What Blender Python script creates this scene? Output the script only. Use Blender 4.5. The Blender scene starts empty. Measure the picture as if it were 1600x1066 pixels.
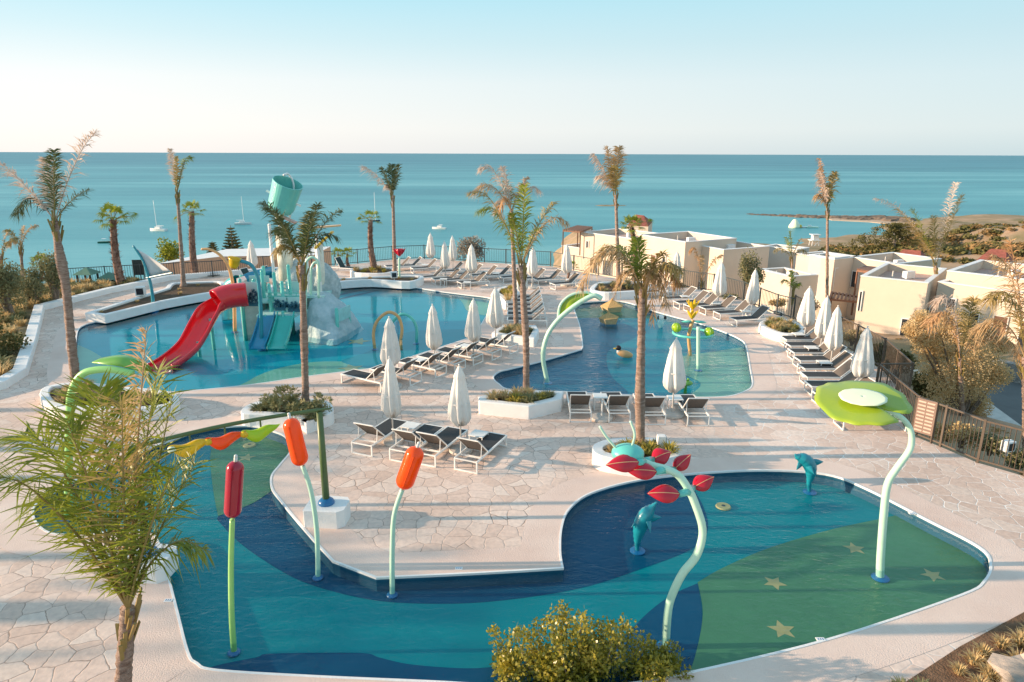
import bpy, math, random
from mathutils import Vector, Matrix, noise
from mathutils.geometry import tessellate_polygon
random.seed(7)
R=math.radians; PI=math.pi
S=bpy.context.scene; C=S.collection
# ------------------------------------------------------------------ camera
W,H,F=1600.0,1066.0,1067.0
CAMZ=8.2
PITCH=math.atan((H/2-238.0)/F); ROLL=R(0.2)
M=Matrix.Rotation(0,3,'Z')@Matrix.Rotation(PI/2-PITCH,3,'X')@Matrix.Rotation(ROLL,3,'Z')
CP=Vector((0,0,CAMZ))
cd=bpy.data.cameras.new('camera'); cam=bpy.data.objects.new('camera',cd); C.objects.link(cam)
cam.matrix_world=Matrix.Translation(CP)@M.to_4x4()
cd.sensor_width=36; cd.lens=36*F/W; cd.clip_end=60000; cd.clip_start=.1
S.camera=cam
MI=M.inverted()
def ray(x,y): return M@Vector(((x-W/2)/F,-(y-H/2)/F,-1))
def P(x,y,z=0.0):
    d=ray(x,y); t=(z-CAMZ)/d.z
    return CP+d*t
def at(x,y,Y):
    d=ray(x,y); return CP+d*(Y/d.y)
def proj(p):
    q=MI@(p-CP); return (W/2+F*q.x/-q.z, H/2-F*q.y/-q.z)
def Hz(b,yp):
    lo,hi=-40,60
    for _ in range(50):
        m=(lo+hi)/2
        if proj(Vector((b.x,b.y,m)))[1]>yp: lo=m
        else: hi=m
    return m
V=Vector
# ------------------------------------------------------------------ materials
MATS={}
def nodes(m):
    m.use_nodes=True; nt=m.node_tree; return nt,nt.nodes,nt.links
def mat(name,col,rough=.6,var=.15,scale=3.0,bump=0,bscale=30,spec=.5,metal=0,trans=0,col2=None,coat=0,stretch=None):
    if name in MATS: return MATS[name]
    m=bpy.data.materials.new(name); nt,N,L=nodes(m); b=N['Principled BSDF']
    b.inputs['Roughness'].default_value=rough; b.inputs['Metallic'].default_value=metal
    b.inputs['Specular IOR Level'].default_value=spec
    if coat: b.inputs['Coat Weight'].default_value=coat; b.inputs['Coat Roughness'].default_value=.08
    tc=N.new('ShaderNodeTexCoord'); src=tc.outputs['Object']
    if stretch:
        mp=N.new('ShaderNodeMapping'); mp.inputs['Scale'].default_value=stretch; L.new(src,mp.inputs[0]); src=mp.outputs[0]
    nz=N.new('ShaderNodeTexNoise'); nz.inputs['Scale'].default_value=scale; nz.inputs['Detail'].default_value=6; nz.inputs['Roughness'].default_value=.65
    L.new(src,nz.inputs['Vector'])
    cr=N.new('ShaderNodeValToRGB'); cr.color_ramp.elements[0].position=.3; cr.color_ramp.elements[1].position=.7
    c2=col2 or tuple(min(1,c*(1+var)) for c in col)
    c1=tuple(c*(1-var) for c in col) if not col2 else col
    cr.color_ramp.elements[0].color=(*c1,1); cr.color_ramp.elements[1].color=(*c2,1)
    L.new(nz.outputs['Fac'],cr.inputs[0]); L.new(cr.outputs[0],b.inputs['Base Color'])
    if bump:
        n2=N.new('ShaderNodeTexNoise'); n2.inputs['Scale'].default_value=bscale; n2.inputs['Detail'].default_value=5
        L.new(src,n2.inputs['Vector'])
        bp=N.new('ShaderNodeBump'); bp.inputs['Strength'].default_value=bump; bp.inputs['Distance'].default_value=.05
        L.new(n2.outputs['Fac'],bp.inputs['Height']); L.new(bp.outputs[0],b.inputs['Normal'])
    if trans:
        t=N.new('ShaderNodeBsdfTranslucent'); L.new(cr.outputs[0],t.inputs[0])
        mx=N.new('ShaderNodeMixShader'); mx.inputs[0].default_value=trans
        L.new(b.outputs[0],mx.inputs[1]); L.new(t.outputs[0],mx.inputs[2]); L.new(mx.outputs[0],N['Material Output'].inputs[0])
    MATS[name]=m; return m
def deck_mat():
    m=bpy.data.materials.new('crazy_paving'); nt,N,L=nodes(m); b=N['Principled BSDF']; b.inputs['Roughness'].default_value=.75
    b.inputs['Specular IOR Level'].default_value=.25
    tc=N.new('ShaderNodeTexCoord')
    nz=N.new('ShaderNodeTexNoise'); nz.inputs['Scale'].default_value=1.3; nz.inputs['Detail'].default_value=4; L.new(tc.outputs['Object'],nz.inputs['Vector'])
    mm=N.new('ShaderNodeVectorMath'); mm.operation='SCALE'; mm.inputs['Scale'].default_value=.35; L.new(nz.outputs['Color'],mm.inputs[0])
    ad=N.new('ShaderNodeVectorMath'); L.new(tc.outputs['Object'],ad.inputs[0]); L.new(mm.outputs[0],ad.inputs[1])
    v=N.new('ShaderNodeTexVoronoi'); v.feature='DISTANCE_TO_EDGE'; v.voronoi_dimensions='2D'; v.inputs['Scale'].default_value=2.5
    v2=N.new('ShaderNodeTexVoronoi'); v2.voronoi_dimensions='2D'; v2.inputs['Scale'].default_value=2.5
    L.new(ad.outputs[0],v.inputs['Vector']); L.new(ad.outputs[0],v2.inputs['Vector'])
    # cells
    cr=N.new('ShaderNodeValToRGB'); e=cr.color_ramp.elements
    e[0].color=(.72,.55,.46,1); e[1].color=(.83,.69,.60,1); e.new(.5).color=(.80,.625,.53,1)
    sp=N.new('ShaderNodeSeparateColor'); L.new(v2.outputs['Color'],sp.inputs[0]); L.new(sp.outputs[0],cr.inputs[0])
    # fine variation
    n3=N.new('ShaderNodeTexNoise'); n3.inputs['Scale'].default_value=9; n3.inputs['Detail'].default_value=8; L.new(tc.outputs['Object'],n3.inputs['Vector'])
    r3=N.new('ShaderNodeValToRGB'); r3.color_ramp.elements[0].color=(.86,.86,.87,1); r3.color_ramp.elements[1].color=(1.08,1.07,1.06,1); r3.color_ramp.elements[0].position=.3; r3.color_ramp.elements[1].position=.7
    L.new(n3.outputs['Fac'],r3.inputs[0])
    ml=N.new('ShaderNodeMix'); ml.data_type='RGBA'; ml.blend_type='MULTIPLY'; ml.inputs[0].default_value=1; L.new(cr.outputs[0],ml.inputs[6]); L.new(r3.outputs[0],ml.inputs[7])
    # stains broad
    n4=N.new('ShaderNodeTexNoise'); n4.inputs['Scale'].default_value=.22; n4.inputs['Detail'].default_value=7; L.new(tc.outputs['Object'],n4.inputs['Vector'])
    r4=N.new('ShaderNodeValToRGB'); r4.color_ramp.elements[0].color=(.84,.82,.80,1); r4.color_ramp.elements[1].color=(1.05,1.05,1.05,1); r4.color_ramp.elements[0].position=.35; r4.color_ramp.elements[1].position=.6
    L.new(n4.outputs['Fac'],r4.inputs[0])
    m5=N.new('ShaderNodeMix'); m5.data_type='RGBA'; m5.blend_type='MULTIPLY'; m5.inputs[0].default_value=1; L.new(ml.outputs[2],m5.inputs[6]); L.new(r4.outputs[0],m5.inputs[7])
    # joints : brown on the left, chalky on the right
    n5=N.new('ShaderNodeTexNoise'); n5.inputs['Scale'].default_value=1.1; n5.inputs['Detail'].default_value=3; L.new(tc.outputs['Object'],n5.inputs['Vector'])
    wd=N.new('ShaderNodeMapRange'); wd.inputs[1].default_value=.35; wd.inputs[2].default_value=.65; wd.inputs[3].default_value=.002; wd.inputs[4].default_value=.026
    L.new(n5.outputs['Fac'],wd.inputs[0])
    lt=N.new('ShaderNodeMath'); lt.operation='LESS_THAN'; L.new(v.outputs['Distance'],lt.inputs[0]); L.new(wd.outputs[0],lt.inputs[1])
    sx=N.new('ShaderNodeSeparateXYZ'); L.new(ad.outputs[0],sx.inputs[0])
    xr=N.new('ShaderNodeMapRange'); xr.inputs[1].default_value=5; xr.inputs[2].default_value=8; L.new(sx.outputs[0],xr.inputs[0])
    jc=N.new('ShaderNodeMix'); jc.data_type='RGBA'; jc.inputs[6].default_value=(.36,.26,.21,1); jc.inputs[7].default_value=(.86,.83,.79,1); L.new(xr.outputs[0],jc.inputs[0])
    mj=N.new('ShaderNodeMix'); mj.data_type='RGBA'; L.new(lt.outputs[0],mj.inputs[0]); L.new(m5.outputs[2],mj.inputs[6]); L.new(jc.outputs[2],mj.inputs[7])
    L.new(mj.outputs[2],b.inputs['Base Color'])
    mn=N.new('ShaderNodeMath'); mn.operation='MINIMUM'; mn.inputs[1].default_value=.05; L.new(v.outputs['Distance'],mn.inputs[0])
    bp=N.new('ShaderNodeBump'); bp.inputs['Strength'].default_value=.5; bp.inputs['Distance'].default_value=.12; L.new(mn.outputs[0],bp.inputs['Height'])
    b2=N.new('ShaderNodeBump'); b2.inputs['Strength'].default_value=.15; b2.inputs['Distance'].default_value=.03; L.new(n3.outputs['Fac'],b2.inputs['Height']); L.new(bp.outputs[0],b2.inputs['Normal'])
    L.new(b2.outputs[0],b.inputs['Normal'])
    return m
def water_mat(name,tint,bscale=1.6,bstr=.05,ior=1.33):
    m=bpy.data.materials.new(name); nt,N,L=nodes(m); N.remove(N['Principled BSDF'])
    tr=N.new('ShaderNodeBsdfTransparent'); tr.inputs[0].default_value=(*tint,1)
    gl=N.new('ShaderNodeBsdfGlossy'); gl.inputs['Roughness'].default_value=.015
    tc=N.new('ShaderNodeTexCoord'); mp=N.new('ShaderNodeMapping'); mp.inputs['Scale'].default_value=(1,2.2,1); mp.inputs['Rotation'].default_value=(0,0,.3)
    L.new(tc.outputs['Object'],mp.inputs[0])
    a=N.new('ShaderNodeTexNoise'); a.inputs['Scale'].default_value=bscale; a.inputs['Detail'].default_value=3; a.inputs['Distortion'].default_value=1.2; L.new(mp.outputs[0],a.inputs['Vector'])
    k=N.new('ShaderNodeTexNoise'); k.inputs['Scale'].default_value=.25; k.inputs['Detail'].default_value=2; L.new(tc.outputs['Object'],k.inputs['Vector'])
    kr=N.new('ShaderNodeMapRange'); kr.inputs[1].default_value=.42; kr.inputs[2].default_value=.66; kr.inputs[3].default_value=.25; kr.inputs[4].default_value=1.0; L.new(k.outputs['Fac'],kr.inputs[0])
    mu=N.new('ShaderNodeMath'); mu.operation='MULTIPLY'; L.new(a.outputs['Fac'],mu.inputs[0]); L.new(kr.outputs[0],mu.inputs[1])
    bp=N.new('ShaderNodeBump'); bp.inputs['Strength'].default_value=bstr; bp.inputs['Distance'].default_value=.25; L.new(mu.outputs[0],bp.inputs['Height'])
    L.new(bp.outputs[0],gl.inputs['Normal'])
    ge=N.new('ShaderNodeNewGeometry'); dt=N.new('ShaderNodeVectorMath'); dt.operation='DOT_PRODUCT'; L.new(bp.outputs[0],dt.inputs[0]); L.new(ge.outputs['Incoming'],dt.inputs[1])
    ab=N.new('ShaderNodeMath'); ab.operation='ABSOLUTE'; L.new(dt.outputs['Value'],ab.inputs[0])
    om=N.new('ShaderNodeMath'); om.operation='SUBTRACT'; om.inputs[0].default_value=1; om.use_clamp=True; L.new(ab.outputs[0],om.inputs[1])
    pw=N.new('ShaderNodeMath'); pw.operation='POWER'; pw.inputs[1].default_value=5; L.new(om.outputs[0],pw.inputs[0])
    fr=N.new('ShaderNodeMath'); fr.operation='MULTIPLY_ADD'; fr.inputs[1].default_value=.78; fr.inputs[2].default_value=.02; fr.use_clamp=True; L.new(pw.outputs[0],fr.inputs[0])
    mx=N.new('ShaderNodeMixShader'); L.new(fr.outputs[0],mx.inputs[0]); L.new(tr.outputs[0],mx.inputs[1]); L.new(gl.outputs[0],mx.inputs[2])
    L.new(mx.outputs[0],N['Material Output'].inputs[0]); return m
def sea_mat():
    m=bpy.data.materials.new('sea_water'); nt,N,L=nodes(m); b=N['Principled BSDF']
    b.inputs['Roughness'].default_value=.38; b.inputs['Specular IOR Level'].default_value=.32; b.inputs['IOR'].default_value=1.33
    tc=N.new('ShaderNodeTexCoord'); mp=N.new('ShaderNodeMapping'); mp.inputs['Scale'].default_value=(.16,1.0,1); L.new(tc.outputs['Object'],mp.inputs[0])
    n=N.new('ShaderNodeTexNoise'); n.inputs['Scale'].default_value=.009; n.inputs['Detail'].default_value=9; n.inputs['Roughness'].default_value=.6; n.inputs['Distortion'].default_value=.6; L.new(mp.outputs[0],n.inputs['Vector'])
    cr=N.new('ShaderNodeValToRGB'); e=cr.color_ramp.elements; e[0].position=.36; e[0].color=(.045,.250,.300,1); e[1].position=.66; e[1].color=(.190,.480,.500,1)
    e.new(.52).color=(.085,.345,.385,1)
    L.new(n.outputs['Fac'],cr.inputs[0])
    # shallows near the shore are paler, the open sea deeper
    sx=N.new('ShaderNodeSeparateXYZ'); L.new(tc.outputs['Object'],sx.inputs[0])
    mr=N.new('ShaderNodeMapRange'); mr.inputs[1].default_value=150; mr.inputs[2].default_value=2600; mr.interpolation_type='SMOOTHSTEP'; L.new(sx.outputs[1],mr.inputs[0])
    dp=N.new('ShaderNodeMix'); dp.data_type='RGBA'; dp.blend_type='MULTIPLY'; dp.inputs[7].default_value=(.36,.60,.70,1); L.new(mr.outputs[0],dp.inputs[0]); L.new(cr.outputs[0],dp.inputs[6])
    L.new(dp.outputs[2],b.inputs['Base Color'])
    w=N.new('ShaderNodeTexNoise'); w.inputs['Scale'].default_value=.9; w.inputs['Detail'].default_value=5; L.new(mp.outputs[0],w.inputs['Vector'])
    bp=N.new('ShaderNodeBump'); bp.inputs['Strength'].default_value=.6; bp.inputs['Distance'].default_value=.5; L.new(w.outputs['Fac'],bp.inputs['Height']); L.new(bp.outputs[0],b.inputs['Normal'])
    return m
PAVE=deck_mat()
CONC=mat('smooth_concrete',(.70,.515,.43),.7,.10,.45,.25,40,.25,col2=(.83,.665,.575))
WHITE=mat('white_render',(.80,.80,.79),.7,.05,2,.15,20,.2)
WMET=mat('white_powder_coat',(.82,.81,.78),.35,.03,8)
MESH=mat('charcoal_textilene',(.045,.047,.05),.7,.2,60,.2,200,.3)
MESHB=mat('brown_textilene',(.13,.11,.095),.7,.15,60,.2,200,.3)
GREENMESH=mat('dark_green_textilene',(.03,.06,.06),.7,.2,60,.2,200,.3)
CLOTH=mat('white_canvas',(.84,.83,.80),.85,.04,6,.2,14,.1,trans=.25)
POLE=mat('pale_pole',(.72,.71,.68),.4,.05,6)
SOIL=mat('dark_soil',(.12,.085,.06),.95,.35,6,.8,25,.1)
EARTH=mat('dry_earth',(.48,.33,.23),.95,.3,.12,.6,6,.1,col2=(.22,.19,.10))
SAND=mat('beach_sand',(.55,.41,.30),.95,.12,.05,.2,2,.1)
ROCK=mat('pale_rock',(.40,.34,.29),.9,.3,1.5,1,5,.2)
DROCK=mat('dark_reef',(.10,.085,.07),.9,.5,.2,.8,2,.2,col2=(.30,.21,.15))
SCRUB=mat('scrub_leaves',(.09,.095,.03),.8,.4,.4,.3,3,.1,trans=.15,col2=(.20,.17,.07))
SCRUB2=mat('scrub_leaves_brown',(.30,.19,.08),.8,.4,.4,.3,3,.1,trans=.15)
BARK=mat('palm_bark',(.22,.135,.10),.9,.35,5,1,26,.1,stretch=(1,1,4.5),col2=(.58,.44,.36))
BARK2=mat('fan_palm_bark',(.10,.05,.038),.9,.4,5,.8,30,.1,col2=(.40,.27,.21))
BARKG=mat('grey_bark',(.22,.18,.15),.9,.3,12,.6,30,.1)
FGREEN=mat('frond_green',(.09,.15,.015),.45,.4,2.5,trans=.35,col2=(.38,.40,.035))
FDARK=mat('frond_dark',(.055,.085,.03),.5,.4,2.5,trans=.25,col2=(.12,.14,.05))
FDRY=mat('frond_dry',(.42,.27,.12),.7,.3,3,trans=.3,col2=(.60,.44,.26))
FPALE=mat('frond_bleached',(.55,.42,.33),.7,.2,3,trans=.3,col2=(.70,.60,.52))
FMIX=mat('frond_mixed',(.24,.22,.06),.6,.3,1.2,trans=.3,col2=(.46,.31,.12))
FORANGE=mat('frond_orange',(.46,.25,.10),.7,.3,2,trans=.3,col2=(.62,.40,.22))
OLIVE=mat('olive_leaves',(.16,.16,.075),.7,.35,2,trans=.2,col2=(.28,.26,.12))
GOLD=mat('golden_leaves',(.58,.42,.20),.8,.3,1.5,trans=.45,col2=(.80,.64,.38))
YLEAF=mat('yellow_green_leaves',(.13,.15,.015),.35,.3,3.5,trans=.3,col2=(.50,.40,.05),spec=.6)
TUFT=mat('straw_tuft',(.52,.37,.16),.8,.3,3,trans=.35,col2=(.72,.56,.30))
TUFTG=mat('grey_green_tuft',(.17,.18,.075),.8,.3,3,trans=.2,col2=(.34,.31,.15))
TUFTY=mat('yellow_tuft',(.40,.33,.06),.8,.3,3,trans=.25)
VILLA=mat('cream_render',(.68,.575,.47),.85,.06,.35,.1,12,.1)
VILLAG=mat('grey_render',(.58,.56,.52),.85,.05,.6,.1,12,.1)
ROOFP=mat('pink_roof_gravel',(.50,.36,.31),.95,.15,4,.3,40,.1)
TILE=mat('red_roof_tiles',(.30,.10,.075),.8,.3,3,.6,12,.2)
GLASSD=mat('dark_glass',(.03,.035,.045),.12,.2,2)
DOORB=mat('brown_door',(.13,.06,.035),.6,.2,6)
WOODB=mat('brown_timber',(.24,.12,.075),.7,.25,5)
FENCEM=mat('dark_bronze_metal',(.10,.075,.055),.5,.15,5)
FENCEG=mat('dark_grey_metal',(.045,.06,.065),.5,.15,5)
RED=mat('red_fibreglass',(.72,.012,.02),.22,.05,2,coat=.5)
REDD=mat('deep_red_plastic',(.42,.004,.03),.15,.08,2,coat=.6,trans=.12)
CRIM=mat('crimson_leaf',(.60,.005,.03),.2,.12,3,coat=.5,trans=.2)
ORANGE=mat('orange_plastic',(.95,.13,.004),.2,.08,4,coat=.5,trans=.35)
MINT=mat('mint_paint',(.50,.76,.60),.35,.05,3,coat=.3)
AQUA=mat('aqua_paint',(.12,.55,.48),.35,.06,3,coat=.3)
AQUAP=mat('pale_aqua_panel',(.42,.70,.68),.4,.06,2)
TEAL=mat('teal_paint',(.02,.26,.33),.35,.08,3,coat=.3)
BLUE=mat('blue_paint',(.01,.15,.36),.35,.08,3,coat=.3)
LBLUE=mat('slide_blue',(.01,.25,.42),.25,.05,3,coat=.4)
SGREEN=mat('slide_green',(.02,.44,.38),.25,.05,3,coat=.4)
GPAINT=mat('leaf_green_paint',(.16,.40,.06),.35,.08,3,coat=.3)
STEMG=mat('stem_green_paint',(.33,.66,.20),.35,.06,3,coat=.3)
OLIVEP=mat('olive_green_paint',(.10,.15,.05),.4,.1,3)
LIME=mat('lime_fibreglass',(.33,.42,.012),.35,.12,1.2,coat=.3,col2=(.22,.36,.03))
PALEL=mat('pale_lime_plate',(.80,.86,.62),.3,.03,4)
YELLOW=mat('yellow_plastic',(.88,.58,.01),.3,.06,4,coat=.4,trans=.2)
LIMEP=mat('lime_plastic',(.50,.72,.02),.3,.08,4,coat=.4,trans=.25)
TAN=mat('tan_paint',(.66,.38,.16),.4,.08,3,coat=.2)
SAIL=mat('pale_sail',(.78,.76,.74),.6,.03,3,trans=.1)
THATCH=mat('thatch',(.52,.34,.15),.9,.25,14,.6,30,.1)
BLACK=mat('black_plastic',(.012,.012,.014),.4,.1,5)
GREYR=mat('faux_rock',(.28,.36,.37),.8,.2,4,1,9,.2,col2=(.58,.64,.64))
STONE=mat('white_stone_base',(.60,.60,.56),.8,.12,5,.4,10,.2)
BOARD=mat('dark_board',(.03,.045,.045),.5,.3,5)
SIGNB=mat('slatted_sign',(.50,.38,.31),.6,.15,6)
POOLW=mat('pool_wall_blue',(.015,.10,.17),.5,.1,3)
NAVY=mat('navy_pool_paint',(.000,.080,.165),.8,.06,1,spec=.1)
NAVY2=mat('blue_pool_paint',(.000,.150,.250),.8,.06,1,spec=.1)
TEALF=mat('teal_pool_paint',(.000,.240,.275),.8,.05,1,spec=.1)
TEALM=mat('bright_teal_pool_paint',(.000,.27,.34),.8,.05,1,spec=.1)
TURQ=mat('turquoise_pool_paint',(.002,.34,.43),.8,.05,1,spec=.1)
GREENF=mat('green_pool_paint',(.070,.215,.100),.6,.10,1.4)
PGREEN=mat('pale_green_pool_paint',(.22,.44,.32),.6,.08,1)
SANDF=mat('sand_pool_paint',(.50,.38,.16),.6,.08,2)
ROADM=mat('shaded_asphalt',(.14,.15,.15),.9,.1,1,.2,30,.1)
# ------------------------------------------------------------------ mesh builder
class MB:
    def __init__(s): s.v=[];s.f=[];s.mi=[];s.c=0
    def add(s,vs,fs):
        o=len(s.v); s.v+= [V(p) for p in vs]; s.f+=[tuple(i+o for i in f) for f in fs]; s.mi+=[s.c]*len(fs); return s
    def box(s,c,sz,rz=0,R3=None):
        hx,hy,hz=sz[0]/2,sz[1]/2,sz[2]/2
        m=R3 or Matrix.Rotation(rz,3,'Z'); c=V(c)
        vs=[c+m@V((a*hx,b*hy,d*hz)) for a,b,d in ((-1,-1,-1),(1,-1,-1),(1,1,-1),(-1,1,-1),(-1,-1,1),(1,-1,1),(1,1,1),(-1,1,1))]
        return s.add(vs,[(0,3,2,1),(4,5,6,7),(0,1,5,4),(1,2,6,5),(2,3,7,6),(3,0,4,7)])
    def bar(s,a,b,w,h=None):
        a=V(a);b=V(b);d=b-a;l=d.length
        if l<1e-6: return s
        x=d/l; up=V((0,0,1)) if abs(x.z)<.95 else V((0,1,0)); y=up.cross(x).normalized(); z=x.cross(y)
        m=Matrix((x,y,z)).transposed(); return s.box((a+b)/2,(l,w,h or w),R3=m)
    def tube(s,pts,r,n=8,cap=True,flat=1.0):
        pts=[V(p) for p in pts]; k=len(pts); rr=r if isinstance(r,(list,tuple)) else [r]*k
        t0=(pts[1]-pts[0]).normalized(); up=V((0,0,1)) if abs(t0.z)<.9 else V((0,1,0))
        u=t0.cross(up).normalized(); vs=[]
        for i,p in enumerate(pts):
            t=(pts[min(i+1,k-1)]-pts[max(i-1,0)]).normalized()
            u=(u-t*u.dot(t)).normalized(); w=t.cross(u)
            for j in range(n):
                a=2*PI*j/n; vs.append(p+(u*math.cos(a)+w*math.sin(a)*flat)*rr[i])
        fs=[(i*n+j,i*n+(j+1)%n,(i+1)*n+(j+1)%n,(i+1)*n+j) for i in range(k-1) for j in range(n)]
        if cap: fs+= [tuple(range(n-1,-1,-1)),tuple(range((k-1)*n,k*n))]
        return s.add(vs,fs)
    def lathe(s,prof,c=(0,0,0),n=16,R3=None,wob=None):
        c=V(c); vs=[]
        for i,(r,z) in enumerate(prof):
            for j in range(n):
                a=2*PI*j/n; rr=r*(wob(a,i,z) if wob else 1)
                p=V((rr*math.cos(a),rr*math.sin(a),z)); vs.append(c+(R3@p if R3 else p))
        k=len(prof); fs=[(i*n+j,i*n+(j+1)%n,(i+1)*n+(j+1)%n,(i+1)*n+j) for i in range(k-1) for j in range(n)]
        fs+=[tuple(range(n-1,-1,-1)),tuple(range((k-1)*n,k*n))]
        return s.add(vs,fs)
    def ball(s,c,r,n=14,m=8,R3=None):
        r=r if isinstance(r,(list,tuple)) else (r,r,r); c=V(c); vs=[];fs=[]
        for i in range(m+1):
            th=PI*i/m*.998+.003
            for j in range(n):
                a=2*PI*j/n; p=V((r[0]*math.sin(th)*math.cos(a),r[1]*math.sin(th)*math.sin(a),-r[2]*math.cos(th)))
                vs.append(c+(R3@p if R3 else p))
        fs=[(i*n+j,i*n+(j+1)%n,(i+1)*n+(j+1)%n,(i+1)*n+j) for i in range(m) for j in range(n)]
        return s.add(vs,fs)
    def sheet(s,poly,z=None,holes=()):
        loops=[[V((p[0],p[1],p[2] if z is None else z)) for p in l] for l in [poly,*holes]]
        tri=tessellate_polygon([[V((p.x,p.y,0)) for p in l] for l in loops])
        flat=[p for l in loops for p in l]; fs=[]
        for t in tri:
            a,b,c=(flat[i] for i in t)
            cr=(b.x-a.x)*(c.y-a.y)-(b.y-a.y)*(c.x-a.x)
            fs.append(t if cr>0 else (t[0],t[2],t[1]))
        return s.add(flat,fs)
    def ring(s,A,B):
        n=len(A); return s.add(list(A)+list(B),[(i,(i+1)%n,n+(i+1)%n,n+i) for i in range(n)])
    def prism(s,poly,z0,z1,bottom=True):
        s.sheet(poly,z1)
        if bottom: s.sheet(poly,z0)
        return s.ring([V((p[0],p[1],z0)) for p in poly],[V((p[0],p[1],z1)) for p in poly])
    def build(s,name,mt,parent=None,smooth=False,loc=None,bevel=0):
        me=bpy.data.meshes.new(name); o=bpy.data.objects.new(name,me); C.objects.link(o)
        off=V((0,0,0))
        if parent is not None:
            o.parent=parent; q=parent
            while q is not None: off=off+q.location; q=q.parent
        elif loc is not None: o.location=loc; off=V(loc)
        me.from_pydata([tuple(p-off) for p in s.v],[],s.f)
        for k in (mt if isinstance(mt,(list,tuple)) else [mt]): me.materials.append(k)
        if any(s.mi): me.polygons.foreach_set('material_index',s.mi)
        if smooth: me.polygons.foreach_set('use_smooth',[True]*len(s.f))
        me.update()
        if bevel:
            b=o.modifiers.new('bevel','BEVEL'); b.width=bevel; b.segments=2; b.limit_method='ANGLE'; b.angle_limit=R(50)
        return o
def tag(o,label,cat,group=None):
    o['label']=label; o['category']=cat
    if group: o['group']=group
    return o
def thing(name,label,cat,loc=(0,0,0),rz=0,group=None):
    o=bpy.data.objects.new(name,None); C.objects.link(o); o.location=loc; o.rotation_euler=(0,0,rz); o.empty_display_size=.2
    return tag(o,label,cat,group)
def struct(o,kind='structure'): o['kind']=kind; return o
def dup(r,loc,rz=None,label=None,group=None,scale=None):
    c=r.copy(); C.objects.link(c); c.location=loc
    if rz is not None: c.rotation_euler=(0,0,rz)
    if label: c['label']=label
    if group: c['group']=group
    if scale: c.scale=(scale,)*3
    for ch in list(r.children):
        d=ch.copy(); C.objects.link(d); d.parent=c
        for g in list(ch.children):
            e=g.copy(); C.objects.link(e); e.parent=d
    return c
def spline(pts,closed=True,sub=6):
    n=len(pts); out=[]
    def g(i): return pts[i%n] if closed else pts[max(0,min(n-1,i))]
    for i in range(n if closed else n-1):
        a,b,c,d=g(i-1),g(i),g(i+1),g(i+2)
        if len(b)>2 and b[2]=='s': a=b
        if len(c)>2 and c[2]=='s': d=c
        if len(b)>2 and len(c)>2 and b[2]=='s' and c[2]=='s': out.append(V((b[0],b[1]))); continue
        for k in range(sub):
            t=k/sub; o=[]
            for q in (0,1):
                p0,p1,p2,p3=a[q],b[q],c[q],d[q]
                o.append(.5*((2*p1)+(-p0+p2)*t+(2*p0-5*p1+4*p2-p3)*t*t+(-p0+3*p1-3*p2+p3)*t**3))
            out.append(V(o))
    if not closed: out.append(V((pts[-1][0],pts[-1][1])))
    return out
def sp3(pts,sub=6):
    pts=[V(p) for p in pts]; n=len(pts); out=[]
    for i in range(n-1):
        a,b,c,d=pts[max(i-1,0)],pts[i],pts[i+1],pts[min(i+2,n-1)]
        for k in range(sub):
            t=k/sub; out.append(.5*((2*b)+(c-a)*t+(2*a-5*b+4*c-d)*t*t+(3*b-a-3*c+d)*t**3))
    out.append(pts[-1]); return out
def area(poly): return .5*sum(poly[i].x*poly[(i+1)%len(poly)].y-poly[(i+1)%len(poly)].x*poly[i].y for i in range(len(poly)))
def offset(poly,d):   # d>0 outward
    poly=[V((p[0],p[1])) for p in poly]; s=1 if area(poly)>0 else -1; n=len(poly); out=[]
    for i in range(n):
        a,b,c=poly[i-1],poly[i],poly[(i+1)%n]
        e1=(b-a); e2=(c-b)
        if e1.length<1e-6: e1=e2
        if e2.length<1e-6: e2=e1
        n1=V((e1.y,-e1.x)).normalized()*s; n2=V((e2.y,-e2.x)).normalized()*s
        m=(n1+n2); m=m/max(.35,m.length**2/2) if m.length>1e-6 else n1
        out.append(b+m*d)
    return out
def pxpoly(pts,z=0,sub=5):
    w=[]
    for p in pts:
        q=P(p[0],p[1],z); w.append((q.x,q.y)+tuple(p[2:]))
    return spline(w,True,sub)
def inside(p,poly):
    c=False; n=len(poly); j=n-1
    for i in range(n):
        a,b=poly[i],poly[j]
        if (a[1]>p[1])!=(b[1]>p[1]) and p[0]<(b[0]-a[0])*(p[1]-a[1])/(b[1]-a[1])+a[0]: c=not c
        j=i
    return c
ORD=['first','second','third','fourth','fifth','sixth','seventh','eighth','ninth','tenth','eleventh','twelfth']
# ------------------------------------------------------------------ sky & light
SUN_EL=R(13.0)
w=bpy.data.worlds.new('World'); S.world=w; w.use_nodes=True; N=w.node_tree.nodes; L=w.node_tree.links
sky=N.new('ShaderNodeTexSky'); sky.sky_type='NISHITA'; sky.sun_disc=False; sky.sun_elevation=SUN_EL; sky.sun_rotation=R(-91.5); sky.air_density=1.0; sky.dust_density=.6; sky.ozone_density=2.0; sky.altitude=30
bg=N['Background']; bg.inputs[1].default_value=.15
def s2l(c): return tuple(((v/255)/12.92 if v<10 else (((v/255)+.055)/1.055)**2.4) for v in c)
tcw=N.new('ShaderNodeTexCoord'); sxw=N.new('ShaderNodeSeparateXYZ'); L.new(tcw.outputs['Generated'],sxw.inputs[0])
def skyramp(st):
    r=N.new('ShaderNodeValToRGB'); e=r.color_ramp.elements
    for i,(p,c) in enumerate(st):
        q=e[i] if i<2 else e.new(p); q.position=p; q.color=(*s2l(c),1)
    L.new(sxw.outputs[2],r.inputs[0]); return r
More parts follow.
